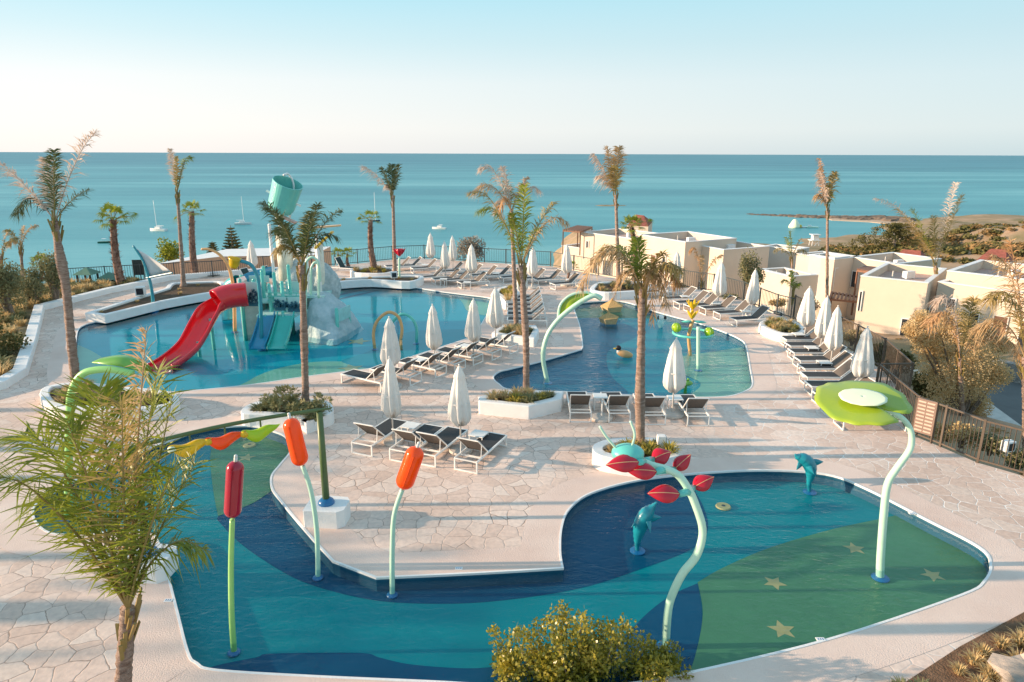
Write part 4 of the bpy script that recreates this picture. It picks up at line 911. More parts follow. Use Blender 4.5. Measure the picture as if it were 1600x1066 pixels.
for i in range(220):
    x=rn.uniform(16,42); y=rn.uniform(14,60); q=V((x,y))
    if inside(q,PLAT): continue
    far_blob(m if rn.random()<.5 else m2,(x,y,hterr(x,y)-.1),rn.uniform(.2,.5))
struct(m.build('slope_scrub',SCRUB),'stuff'); struct(m2.build('dry_slope_scrub',SCRUB2),'stuff')
# wide conifer by the beach
b=P(1395,402,-14); t=thing('spreading_pine','broad dark spreading pine behind the villas before the beach','pine tree',(b.x,b.y,-14)); m=MB(); m.tube([b,b+V((0,0,4))],[.4,.2],7); m.build('trunk',BARKG,t); m=MB()
for l in range(9):
    for q in range(18):
        a_=rn.uniform(0,6.28); rr=rn.uniform(1,11)*(1-l/11); m_=V((b.x+math.cos(a_)*rr*1.3,b.y+math.sin(a_)*rr*.6,-14+1+l*.75)); blobleaves(m,m_,(1.1,.8,.35),45,.45,rn,.22)
m.build('crown',SCRUB,t)
# beach, spit
m=MB(); bz=[(1180,396),(1250,391),(1330,382),(1385,371),(1402,356),(1392,348),(1415,344),(1450,350),(1480,362),(1440,385),(1330,398),(1250,402)]
pp=[P(x,y,-24.7) for x,y in bz]; cx=sum(p.x for p in pp)/len(pp); 
m.sheet([(p.x,p.y,0) for p in pp],-24.7); m.ring([V((p.x,p.y,-25.6)) for p in pp],[V((p.x,p.y,-24.7)) for p in pp]); struct(m.build('beach',SAND))
m=MB(); rn=random.Random(8)
for i in range(420):
    u=rn.random(); x=1168+250*u; y=334.5+(9.5*u**.8)+rn.gauss(0,.9)*(.4+1.4*u); p=P(x,y,-25); s=rn.uniform(.5,1.9)*(.35+u)
    k=len(m.v); m.ball((p.x,p.y,-25),(s*2.2,s*1.5,s*.55),7,4)
    for j in range(k,len(m.v)): m.v[j]+=V((noise.noise(m.v[j]*.9),noise.noise(m.v[j]*.9+V((9,0,0))),noise.noise(m.v[j]*1.2)*.5))*s*.6
struct(m.build('rocky_spit',DROCK),'structure')
m=MB(); sp=[P(x,y,-24.8) for x,y in ((1290,341.5),(1340,341),(1400,344),(1410,352),(1360,347),(1300,344))]; m.sheet([(p.x,p.y,0) for p in sp],-24.75); m.ring([V((p.x,p.y,-25.6)) for p in sp],[V((p.x,p.y,-24.75)) for p in sp]); struct(m.build('spit_sand',SAND))
# ------------------------------------------------------------------ boats & things on the sea
def boat(px,L_,label,col,mast=0,cabin=True,rz=0,name='motor_boat'):
    p=P(px[0],px[1],SEA); t=thing(name,label,'boat',(p.x,p.y,SEA),rz)
    t.rotation_euler=(0,0,rz); m=MB(); n=9; vs=[]
    for i in range(n):
        u=i/(n-1); x=(u-.5)*L_; w_=L_*.16*(math.sin(min(1,(1-u)*1.6+.02)*PI/2)); 
        vs+=[V((x,-w_,L_*.11+.03*L_*u)),V((x,-w_*.6,-.1)),V((x,w_*.6,-.1)),V((x,w_,L_*.11+.03*L_*u))]
    fs=[]
    for i in range(n-1): a_=i*4; fs+=[(a_,a_+1,a_+5,a_+4),(a_+1,a_+2,a_+6,a_+5),(a_+2,a_+3,a_+7,a_+6),(a_+3,a_,a_+4,a_+7)]
    fs+=[(0,3,2,1)]; m.add(vs,fs)
    o=MB(); o.v=[v+t.location for v in m.v]; o.f=m.f; o.mi=m.mi; o.build('hull',col,t)
    if cabin: m=MB(); m.box(t.location+V((-.05*L_,0,L_*.17)),(L_*.32,L_*.2,L_*.12)); m.build('cabin',WMET,t,bevel=.05); 
    if mast:
        m=MB(); m.tube([t.location+V((.05*L_,0,L_*.12)),t.location+V((.05*L_,0,mast))],.09,5); m.tube([t.location+V((.05*L_,0,L_*.28)),t.location+V((-.4*L_,0,L_*.28))],.12,5); m.build('mast',WMET,t)
    else:
        m=MB(); 
        for s in (-1,1): m.bar(t.location+V((-.2*L_,s*.1*L_,L_*.1)),t.location+V((-.2*L_,s*.1*L_,L_*.3)),.05)
        m.box(t.location+V((-.12*L_,0,L_*.3)),(L_*.25,L_*.24,.06)); m.build('canopy',WMET,t)
    return t
boat((166,380),5.5,'small green motor boat at the far left',mat('green_hull',(.02,.12,.08),.4),0,False,.1)
boat((247,361),8,'white sailing boat behind the slender bare palm',WMET,13,True,2.9,'sailing_boat')
boat((380,351),7.5,'white sailing boat with tall mast above the norfolk pine',WMET,13,True,.2,'sailing_boat')
boat((586,346),5,'dark sailing boat half hidden behind the fan palm',mat('dark_hull',(.02,.06,.08),.4),14,False,.2,'sailing_boat')
boat((686,358),6.5,'white motor boat on the open water in the centre',WMET,0,True,2.9)
p=P(1241,356,SEA); t=thing('inflatable_slide','pale yellow inflatable climbing toy off the beach','inflatable',(p.x,p.y,SEA)); m=MB(); m.lathe([(2.6,0),(2.5,.8),(1.5,2.6),(.9,3.6),(.3,3.9)],p,14); m.build('body',PALEL,t,smooth=True); m=MB(); m.box(p+V((1.8,0,.7)),(2.6,2,1.4)); m.build('ramp',YELLOW,t,bevel=.3)
p=P(1268,356,SEA); t=thing('floating_platform','pale mint floating inflatable platform beside the yellow inflatable','inflatable',(p.x,p.y,SEA)); m=MB(); m.box(p+V((0,0,.3)),(5.5,3,.6)); m.build('raft',MINT,t,bevel=.25); m=MB(); m.box(p+V((-3.6,0,.25)),(1.6,1.4,.5)); m.box(p+V((-1,0,.9)),(1.4,1.2,.7)); m.build('blocks',WMET,t,bevel=.2)
p=P(1271,389,-24.7); t=thing('lifeguard_tower','white lifeguard tower on the beach','lifeguard tower',(p.x,p.y,-24.7)); m=MB()
for a_ in (-1.3,1.3):
    for b_ in (-1.3,1.3): m.bar(p+V((a_,b_,0)),p+V((a_*.8,b_*.8,3)),.25)
m.bar(p+V((-1.3,-1.3,.3)),p+V((1.2,-1.1,2.8)),.18); m.build('legs',WMET,t); m=MB(); m.box(p+V((0,0,3.1)),(3.4,3.2,.25)); m.build('platform',WMET,t); m=MB(); m.box(p+V((.1,0,4)),(2,2,1.5)); m.build('cabin',WMET,t); m=MB(); m.box(p+V((0,0,5.1)),(3,3,.2)); m.build('roof',WMET,t)
for i,(x,y) in enumerate(((1325,378),(1338,376.5),(1352,375.5))):
    boat((x,y),2.6,('left','middle','right')[i]+' of the three tiny white pedal boats moored off the beach',WMET,0,False,.3,'pedal_boat')['group']='pedal boats off the beach'
# ------------------------------------------------------------------ villas
def villa(label,blocks,wins=(),name='villa'):
    c=P(*blocks[0][0][0],blocks[0][2]); t=thing(name,label,'building',(c.x,c.y,-6))
    for poly,z0,z1,wm,par in blocks:
        pts=[P(x,y,z1).to_2d() for x,y in poly]
        A_,B_=pts[0],pts[1]; e_=(B_-A_).normalized(); n_=V((-e_.y,e_.x)); n_=n_ if n_.y>0 else -n_
        dp_=max(2.5,sum((q-A_).dot(n_) for q in pts[2:])/len(pts[2:])); pts=[A_,B_,B_+n_*dp_,A_+n_*dp_]
        if area(pts)<0: pts=pts[::-1]
        m=MB(); m.ring([V((p.x,p.y,z0)) for p in pts],[V((p.x,p.y,z1)) for p in pts])
        inn=offset(pts,-.28); m.ring([V((p.x,p.y,z1)) for p in pts],[V((p.x,p.y,z1)) for p in inn]); m.ring([V((p.x,p.y,z1)) for p in inn],[V((p.x,p.y,z1-par)) for p in inn]); m.build('wall',wm,t)
        cop=MB(); o2=offset(pts,.03); i2_=offset(pts,-.31); cop.ring([V((p.x,p.y,z1+.005)) for p in o2],[V((p.x,p.y,z1+.06)) for p in o2]); cop.ring([V((p.x,p.y,z1+.06)) for p in o2],[V((p.x,p.y,z1+.06)) for p in i2_]); cop.ring([V((p.x,p.y,z1+.06)) for p in i2_],[V((p.x,p.y,z1+.005)) for p in i2_]); cop.build('coping',WHITE,t)
        m=MB(); m.sheet(offset(pts,-.26),z1-par+.004); rf=m.build('roof',ROOFP,t)
        cc_=sum(pts,V((0,0)))/len(pts)
        if par>.45:
            m=MB(); m.box((cc_.x+.6,cc_.y+.5,z1-par+.3),(.9,.4,.55),.4); m.build('roof_unit',WHITE,rf)
            m=MB(); m.tube([(cc_.x-.9,cc_.y,z1-par),(cc_.x-.9,cc_.y,z1+.12)],.06,6); m.build('vent_pipe',VILLAG,rf)
    for (bi,ei,t0,t1,za,zb,kind) in wins:
        poly,z0,z1=blocks[bi][:3]; A=P(*poly[ei],z1);B=P(*poly[(ei+1)%len(poly)],z1); a=A.lerp(B,t0);b=A.lerp(B,t1); d=(B-A).normalized(); n=V((d.y,-d.x,0)); 
        if n.dot(-a+V((0,0,0)))<0: n=-n
        mid=(a+b)/2; rz=math.atan2(d.y,d.x); w_=(b-a).length
        m=MB(); m.box(V((mid.x,mid.y,(za+zb)/2))+n*.01,(w_,.12,zb-za),rz); f=m.build({'w':'window','d':'door','o':'opening'}[kind],{'w':GLASSD,'d':DOORB,'o':BOARD}[kind],t)
        m=MB(); e=V((math.cos(rz),math.sin(rz),0))
        for s in (-1,1): m.box(V((mid.x,mid.y,(za+zb)/2))+e*s*(w_/2+.03)+n*.05,(.06,.09,zb-za+.12),rz)
        m.box(V((mid.x,mid.y,zb+.03))+n*.05,(w_,.09,.06),rz); m.build('frame',WHITE if kind=='w' else VILLAG,f)
    return t
Z1=-.5
villa('pink roofed cream villa nearest the fence at the right',[([(1345,432),(1450,443),(1484,424),(1410,411)],-6.5,Z1,VILLA,.55),([(1338,500),(1442,519),(1500,500),(1420,480)],-7,-4.0,WHITE,.15)],[(0,1,.25,.6,-3.6,-2.4,'w'),(0,0,.03,.06,-3,-1.6,'w'),(0,0,.72,.86,-4.6,-3.2,'w')])
villa('long cream villa cut by the right frame edge',[([(1466,441),(1640,464),(1700,446),(1490,421)],-6.5,Z1-.07,VILLA,.5),([(1480,424),(1640,442),(1700,425),(1500,402)],-6.5,.1,VILLA,.6)],[(0,0,.58,.70,-4.4,-2.3,'d'),(0,0,.82,.92,-4.4,-2.4,'w'),(0,0,.12,.2,-2.6,-1.6,'w'),(0,0,.36,.44,-4.4,-2.4,'w')])
villa('cream villa with grey parapet behind the nearest villa',[([(1329,402),(1405,413),(1475,405),(1385,394)],-7,-.8,VILLA,.8)],[(0,0,.1,.22,-3.4,-2.0,'w')])
villa('low cream villa behind the tall slender right hand palm',[([(1245,397),(1304,406),(1330,400),(1278,392)],-8,-.8,VILLA,.8),([(1304,404),(1328,401),(1345,397),(1322,396)],-8,-.7,VILLAG,.7)],[(0,0,.5,.62,-4.2,-2.4,'w'),(1,0,.1,.9,-4.4,-1.6,'w')])
villa('small cream block with a grey side behind the upper loungers',[([(1186,421),(1236,433),(1273,429),(1218,417)],-6.5,-1.2,VILLA,.6),([(1192,385),(1245,391),(1262,388),(1210,381)],-7,-1.0,VILLAG,.6)],[(0,0,.22,.36,-5.4,-4,'d'),(0,0,.62,.9,-5.3,-4.2,'w')])
villa('large cream villa with stepped roofs before the sea',[([(907,363),(992,374),(1015,362),(928,354)],-7,-.6,VILLA,.5),([(998,367),(1071,379),(1123,366),(1042,360)],-7,-.1,VILLA,.7),([(1069,380),(1131,391),(1193,385),(1122,372)],-7,-.6,VILLA,.6),([(1131,424),(1146,429),(1200,423),(1165,415)],-7,-3.2,VILLA,.3),([(878,384),(911,389),(925,378),(892,375)],-7,-2.6,VILLA,.5)],
 [(0,0,.13,.17,-2.2,-1.5,'w'),(0,0,.22,.36,-4.9,-3.3,'w'),(0,0,.46,.62,-4.9,-3.4,'w'),(1,0,.32,.42,-4.2,-1.9,'d'),(1,0,.57,.63,-3.6,-1.8,'w'),(2,0,.03,.1,-3.6,-1.9,'w'),(2,0,.4,.5,-5.6,-4.1,'w')])
# pergola terrace on that villa, red tiled roof behind, pergola in the middle
def pergola(px,ztop,zb,label,nb=9):
    q=[P(x,y,ztop) for x,y in px]; t=thing('pergola',label,'pergola',(q[0].x,q[0].y,zb)); m=MB()
    for i in range(4): m=MB(); m.bar((q[i].x,q[i].y,zb),(q[i].x,q[i].y,ztop),.12); m.build('post',WOODB,t)
    m=MB()
    for i in range(4): m.bar(q[i],q[(i+1)%4],.12,.14)
    m.build('beam',WOODB,t); m=MB()
    for i in range(nb): u=i/(nb-1); m.bar(q[0].lerp(q[1],u)+V((0,0,.12)),q[3].lerp(q[2],u)+V((0,0,.12)),.16,.06)
    m.build('slats',WOODB,t)
pergola(((880,361),(907,363),(925,356),(903,354)),-.4,-3,'brown timber pergola on the left end of the large villa')
pergola(((1296,468),(1346,473),(1346,465),(1300,458)),-3.4,-6,'brown timber pergola low between the villas')
pergola(((1340,423),(1362,427),(1372,420),(1352,418)),-1.2,-5,'small timber frame on the villa left of the pink roof')
b=P(1010,372,-2); t=thing('tiled_house','house with a dark red tiled hip roof behind the large villa','house',(b.x,b.y+6,-8)); q=[P(x,y,-1.2)+V((0,6,0)) for x,y in ((992,369),(1028,371),(1034,362),(1000,360))]; 
m=MB(); m.ring([V((p.x,p.y,-9)) for p in q],[V((p.x,p.y,-.6)) for p in q]); m.build('wall',VILLA,t)
m=MB(); ap=[q[0].lerp(q[3],.5)+V((.8,0,1.7)),q[1].lerp(q[2],.5)+V((-.9,0,1.7))]; q2=[p+V((0,0,.6)) for p in q]; m.add(q2+ap,[(0,1,5,4),(1,2,5),(2,3,4,5),(3,0,4)]); m.build('roof',TILE,t)
for i,(px,lb) in enumerate(((((1392,404),(1440,409),(1455,402),(1405,399)),'low red tiled roof left of the bleached fork palm'),(((1528,402),(1572,406),(1588,400),(1545,396)),'low red tiled roof among the scrub at the right'))):
    q=[P(x,y,-3-i) for x,y in px]; t=thing('tiled_house',lb,'house',(q[0].x,q[0].y,-9)); m=MB(); m.ring([V((p.x,p.y,-12)) for p in q],[V((p.x,p.y,-3.4-i)) for p in q]); m.build('wall',VILLA,t)
    m=MB(); c_=sum(q,V((0,0,0)))/4; q2=[p+(p-c_)*.08-V((0,0,.4)) for p in q]; ap=[q[0].lerp(q[3],.5).lerp(c_,.45)+V((0,0,.9)),q[1].lerp(q[2],.5).lerp(c_,.45)+V((0,0,.9))]; m.add(q2+ap,[(0,1,5,4),(1,2,5),(2,3,4,5),(3,0,4)]); m.build('roof',TILE,t)
# lower left building behind the slide with orange lit wall
q=[P(x,y,-.9) for x,y in ((232,425),(300,419),(480,411),(470,404),(300,411),(240,418))]
t=thing('low_building','low salmon coloured building just beyond the back fence left of the tower','building',(q[0].x,q[0].y,-6)); m=MB(); pl=[p.to_2d() for p in q]
SAL=mat('salmon_render',(.62,.40,.27),.85,.08,1)
a=P(236,414,.6);b=P(345,401,.6);c_=P(490,399,.6);d_=P(250,404,.6)
pl=[a.to_2d(),b.to_2d(),c_.to_2d(),V((c_.x,c_.y+5)),V((a.x+2,a.y+8))]
m.ring([V((p.x,p.y,-8)) for p in pl],[V((p.x,p.y,.6)) for p in pl]); m.build('wall',SAL,t); m=MB(); m.sheet(pl,.604); m.build('roof',WHITE,t)
# road & retaining wall on the right
m=MB(); m.sheet([(p.x,p.y,0) for p in [P(x,y,-3.6) for x,y in ((1535,612),(1560,590),(1700,600),(1700,720),(1600,675),(1548,640))]],-3.55); struct(m.build('road',ROADM))
m=MB(); m.sheet([(p.x,p.y,0) for p in [P(x,y,-3.5) for x,y in ((1525,632),(1545,628),(1600,668),(1600,690),(1550,660))]],-3.5); struct(m.build('pavement',mat('pale_pavement',(.5,.5,.47),.9)))
wp=[P(x,y,-3.4).to_2d() for x,y in ((1520,575),(1560,585),(1620,600),(1700,620))]
tag(wallstrip(wp,.5,-4.6,-2.6).build('stone_wall',mat('dry_stone',(.16,.15,.14),.9,.5,6,1,12,.2,col2=(.42,.40,.37)),loc=(wp[0].x,wp[0].y,-3.6)),'dry stone retaining wall beyond the golden bush','stone wall')
wp=[P(x,y,-3.2).to_2d() for x,y in ((1330,545),(1400,560),(1470,590))]
tag(wallstrip(wp,.4,-4.6,-3.4).build('garden_wall',VILLA,loc=(wp[0].x,wp[0].y,-3.4)),'low cream garden wall below the nearest villa','garden wall')
# ------------------------------------------------------------------ fences
def fence(px,h,label,mt,gap=.14,pgap=2.0,world=None):
    pts=[P(x,y).to_2d() for x,y in px] if not world else world; t=thing('metal_fence',label,'fence',(pts[0].x,pts[0].y,0)); rails=MB(); bars=MB()
    for i in range(len(pts)-1):
        a,b=pts[i],pts[i+1]; L_=(b-a).length; n=max(1,round(L_/pgap))
        for k in range(n if i<len(pts)-2 else n+1):
            p=a.lerp(b,k/n); m=MB(); m.box((p.x,p.y,h/2),(.06,.06,h),math.atan2((b-a).y,(b-a).x)); m.build('post',mt,t)
        for z in (.1,h-.05): rails.bar((a.x,a.y,z),(b.x,b.y,z),.04,.045)
        nb=int(L_/gap)
        for k in range(1,nb): p=a.lerp(b,k/nb); bars.bar((p.x,p.y,.1),(p.x,p.y,h-.05),.016,.016)
    rails.build('rail',mt,t); bars.build('bars',mt,t); return t
fence([(110,446),(274,436),(333,433),(450,421),(559,412),(613,406.5),(663,404.5),(757,410),(860,416),(935,430),(1010,443),(1067,449),(1114,456),(1161,470),(1213,492),(1239,499)],1.12,'dark metal railing along the back edge of the terrace before the sea',FENCEG)
fence([(1239,499),(1335,552),(1377,577),(1418,621),(1366,622)],1.28,'bronze metal fence stepping round the corner behind the right umbrellas',FENCEM,.11)
fence([(1366,622),(1427,681),(1469,698),(1527,723),(1600,744),(1740,783)],1.28,'bronze metal fence running to the right frame edge beside the deck',FENCEM,.11)
# ------------------------------------------------------------------ signs, boxes
def easel(px,w_,h_,z0,rz,mt,label,name='sign_board',lines=None,cat='sign'):
    p=P(*px); t=thing(name,label,cat,(p.x,p.y,0)); e=V((math.cos(rz),math.sin(rz),0)); m=MB()
    for s in (-1,1): m.bar(p+e*s*w_/2,p+e*s*w_/2+V((0,0,z0+h_)),.05,.05)
    m.build('posts',FENCEM,t); m=MB(); m.box(p+V((0,0,z0+h_/2)),(w_,.05,h_),rz); b=m.build('panel',mt,t)
    if lines:
        m=MB(); n=V((math.sin(rz),-math.cos(rz),0)); n=n if n.y<0 else -n
        for k in range(9):
            for s in (-1,1): m.box(p+V((0,0,z0+h_*(.08+.84*k/8)))+n*.03+e*s*w_*.22,(w_*.38,.01,h_*.045),rz)
        m.build('slats',lines,t)
    return t
easel((219,438),.62,1.0,.35,.15,BOARD,'dark notice board on two legs before the back railing left of the sail')
easel((1439,688),.55,1.05,.22,R(-52),mat('pale_sign',(.22,.15,.12),.7,.1,4),'rust coloured slatted notice board standing at the right hand fence',lines=SIGNB)
def lampbox(px,label,s=.3,z=0.0,name='flood_light'):
    p=P(px[0],px[1],z); t=thing(name,label,'light',(p.x,p.y,z)); m=MB(); m.bar(p,p+V((0,0,.15)),.05); m.build('foot',POLE,t); m=MB(); m.box(p+V((0,0,.15+s/2)),(s,s*.7,s),.3); m.build('housing',WHITE,t,bevel=.02); m=MB(); m.box(p+V((.1*s,-.36*s,.15+s/2)),(s*.7,.01,s*.7),.3); m.build('lens',GLASSD,t)
lampbox((221,466),'white box light standing on the long bare planter',.5,.32)
lampbox((616,438),'white box light in the curved planter behind the big pool',.4,.35); lampbox((1572,712),'white box light among the shrubs outside the fence',.32,-.3)
p=P(1032,702,.35); t=thing('control_box','tall grey white control box in the planter behind the red leaves','box',(p.x,p.y,.35)); m=MB(); m.box(p+V((0,0,.2)),(.22,.2,.42)); m.build('body',WHITE,t,bevel=.01); m=MB(); m.box(p+V((.125,0,.2)),(.025,.17,.36)); m.build('door',mat('grey_door',(.35,.40,.43),.5),t)
# playhouse
p=P(145,452,-.3); t=thing('playhouse','small open play hut with pointed green roofs beyond the left railing','playhouse',(p.x,p.y,-.3))
for k,(dx,dy,w_,hh) in enumerate(((-.2,0,1.0,1.0),(1.0,.3,1.0,.65))):
    c_=p+V((dx,dy,0)); m=MB()
    for a_ in (-1,1):
        for b_ in (-1,1): m=MB(); m.bar(c_+V((a_*w_*.4,b_*w_*.4,0)),c_+V((a_*w_*.4,b_*w_*.4,hh)),.1); m.build('post',BOARD,t)
    m=MB(); z=V((0,0,hh)); h_=w_*.6
    m.add([c_+z+V((-h_,-h_,0)),c_+z+V((h_,-h_,0)),c_+z+V((h_,h_,0)),c_+z+V((-h_,h_,0)),c_+z+V((0,0,.42))],[(0,1,4),(1,2,4),(2,3,4),(3,0,4)]); m.build('roof',[mat('green_roof',(.10,.22,.16),.7),][0],t)
# ================================================================== splash pad features
ZW=-.08
def stem_obj(name,label,cat,bx,pts,r,mt,zb=DEPTH,rt=None,n=10):
    b=P(bx[0],bx[1],zb); Y=b.y; t=thing(name,label,cat,(b.x,b.y,zb)); c=sp3([b]+[at(x,y,Y) for x,y in pts],6); k=len(c); rt=rt or r
    m=MB(); m.tube(c,[r+(rt-r)*i/(k-1) for i in range(k)],n); m.build('stem',mt,t,smooth=True)
    m=MB(); m.lathe([(.05,zb),(r*1.9,zb+.01),(r*2.1,zb+.04),(r*1.8,zb+.06),(r*1.05,zb+.08)],(b.x,b.y,0),20); m.build('foot_flange',BLUE,t)
    return t,Y,c
def capsule(m,a,b,r,n=18):
    a=V(a);b=V(b); d=(b-a).normalized(); L_=(b-a).length; k=8; pts=[];rs=[]
    for i in range(k+1): th=PI/2*i/k; pts.append(a-d*r*math.cos(th)+d*r); rs.append(max(.004,r*math.sin(th)))
    for i in range(1,k+1): th=PI/2*i/k; pts.append(b-d*r+d*r*math.sin(th)); rs.append(max(.004,r*math.cos(th)))
    m.tube(pts,rs,n); return d
for (bx,st,top,bot,r,cm,sm,lb) in (((366,1022),[(362,960),(361,880),(363,812)],(368,721),(363,808),.14,REDD,STEMG,'deep red bulrush water spray on a green stem in the near pool'),
  ((497,905),[(495,830),(486,768),(473,728)],(453,654),(471,727),.165,ORANGE,MINT,'left orange bulrush water spray leaning left over the near pool'),
  ((613,932),[(613,860),(616,805),(629,764)],(652,699),(629,763),.178,ORANGE,MINT,'right orange bulrush water spray leaning right over the near pool')):
    t,Y,c=stem_obj('bulrush_spray',lb,'water spray',bx,st,.054,sm,rt=.044)
    a=at(*bot,Y); b=at(*top,Y); m=MB(); d=capsule(m,a,b,r,28)
    m.build('head',cm,t,smooth=True)
    m=MB(); m.tube([a+V((0,-r,0))+d*r*.7,b+V((0,-r,0))-d*r*.7],.012,6); m.build('seam',cm,t)
    m=MB(); m.tube([b-d*.02,b+d*.07],.03,8); m.ball(b+d*.09,.03,8,6); m.build('nozzle',POLE,t,smooth=True)
# puffy leaf shape between two points
def podleaf(a,b,halfw,thick,nrm,n=16,m_=12,bend=0,sharp=1.0):
    a=V(a);b=V(b); d=b-a; L_=d.length; x=d/L_; z=(V(nrm)-x*V(nrm).dot(x)).normalized(); y=z.cross(x); mb=MB(); vs=[]
    for i in range(n+1):
        u=i/n; w_=halfw*math.sin(PI*u**.8)**sharp+.012*(1-u); th=thick*math.sin(PI*min(1,u*1.02))**.8+.006; cc=a+d*u+z*bend*math.sin(PI*u)
        for j in range(m_):
            an=2*PI*j/m_; vs.append(cc+y*w_*math.cos(an)+z*th*math.sin(an)*abs(math.sin(an))**.3)
    fs=[(i*m_+j,i*m_+(j+1)%m_,(i+1)*m_+(j+1)%m_,(i+1)*m_+j) for i in range(n) for j in range(m_)]+[tuple(range(m_-1,-1,-1)),tuple(range(n*m_,(n+1)*m_))]
    mb.add(vs,fs); vein=MB(); vein.tube([a+d*u+z*(bend*math.sin(PI*u)+thick*math.sin(PI*u)**.8+.004) for u in [.03+.94*i/8 for i in range(9)]],.007,5)
    return mb,vein
# red leaf arch
t,Y,c=stem_obj('red_leaf_arch','tall curving mint stem with six red leaves and a bug body at its tip','water spray',(1040,1012),[(1043,963),(1049,933),(1066,897),(1086,872),(1096,846),(1097,821),(1086,787),(1076,765),(1061,744),(1043,734),(1018,727),(1000,719)],.074,MINT,rt=.062)
VEIN=mat('vein_yellow',(.75,.40,.20),.5)
for (a,b,s,br,hw) in (((998,722),(946,727),(1005,722),-.5,.145),((1026,737),(977,735),(1036,734),-.35,.14),((1019,718),(1049,706),(1005,722),.5,.145),((1053,734),(1080,710),(1036,734),.5,.12),((1062,772),(1011,771),(1076,768),-.4,.15),((1083,762),(1116,745),(1076,768),.5,.14)):
    A=at(*a,Y+br*.5);B=at(*b,Y+br*.7); l,v=podleaf(A,B,hw,.06,(0,-.75,.7)); o=l.build('red_leaf',CRIM,t,smooth=True); v.build('vein',VEIN,o)
    m=MB(); m.tube([at(*s,Y),A.lerp(at(*s,Y),.0)],[.07,.055],10); m.build('socket',AQUA,t,smooth=True)
cb=at(981,708,Y); m=MB(); m.ball(cb,(.27,.24,.15),20,10); m.build('bug_body',AQUA,t,smooth=True)
m=MB(); m.tube([at(1002,722,Y),at(992,714,Y)],[.09,.12],10); m.build('neck',AQUA,t,smooth=True)
for pts in (((964,702),(948,683),(937,666)),((986,700),(991,685),(991,674),(985,658))):
    m=MB(); m.tube(sp3([at(x,y,Y) for x,y in pts],5),.022,7); m.build('antenna',MINT,t,smooth=True)
# lily pad
t,Y,c=stem_obj('lily_pad_spray','giant lime lily pad water spray on a mint swan neck stem','water spray',(1375,905),[(1376,870),(1381,802),(1387,757),(1402,731),(1418,709),(1424,694),(1423,673),(1412,656),(1392,643),(1376,636)],.085,MINT,rt=.045)
def disc_leaf(ctr,rx,ry,R3,mt,t,name,th=.02,notch=True,scal=.03,dome=.06,rot=0,N_=72,warp=1):
    m=MB(); rings=8; vs=[];fs=[]
    for i in range(rings+1):
        u=i/rings
        for j in range(N_):
            a_=2*PI*j/N_; k=u*(1+scal*math.sin(a_*11+math.sin(a_*3))*u); nt=1
            if notch:
                dd=abs((a_-rot+PI)%(2*PI)-PI); nt=1-.85*math.exp(-(dd/.16)**2)*u
            p=V((rx*k*nt*math.cos(a_),ry*k*nt*math.sin(a_),dome*(1-u*u)+warp*(.04*math.sin(a_*3)*u*u-.03*abs(math.sin(a_*.5))*u))); vs.append(V(ctr)+R3@p)
    for i in range(rings):
        for j in range(N_): fs.append((i*N_+j,i*N_+(j+1)%N_,(i+1)*N_+(j+1)%N_,(i+1)*N_+j))
    m.add(vs,fs); o=m.build(name,mt,t,smooth=True); s=o.modifiers.new('th','SOLIDIFY'); s.thickness=th; return o
ctr=at(1347,627,Y); R3=Matrix.Rotation(R(9),3,'X')@Matrix.Rotation(R(-5),3,'Y')
disc_leaf(ctr,.83,.90,R3,LIME,t,'pad',.012,True,.022,.04,R(-52))
disc_leaf(ctr+V((-.04,-.08,.105)),.42,.33,R3@Matrix.Rotation(R(-18),3,'Z'),PALEL,t,'spray_plate',.015,False,.012,.015,0,warp=0)
m=MB()
for k in range(8):
    a_=k*PI/4+.3; m.ball(ctr+V((0,-.05,.09))+R3@V((.33*math.cos(a_),.3*math.sin(a_),.02)),.018,6,4)
m.build('nozzles',BOARD,t)
# leaf arch left (green)
t,Y,c=stem_obj('leaf_arch','green arched pipe carrying a long green leaf at the left end','water spray',(106,812),[(107,740),(109,641),(111,616),(119,596),(132,583),(152,578),(177,578),(208,584)],.085,STEMG,rt=.08)
m=MB(); top=spline([(143,567),(165,561),(190,560),(214,568),(228,582),(205,577),(175,571)],True,4); f3=[at(p.x,p.y,Y+.15) for p in top]; n=len(f3); f4=[p+V((0,.25,.0)) for p in f3]
ce=sum(f3,V((0,0,0)))/n; m.add(f3+[ce+V((0,-.12,0))]+f4+[ce+V((0,.4,0))],[(i,(i+1)%n,n) for i in range(n)]+[(n+1+(i+1)%n,n+1+i,2*n+1) for i in range(n)]+[((i+1)%n,i,n+1+i,n+1+(i+1)%n) for i in range(n)]); m.build('leaf_blade',GPAINT,t,smooth=True)
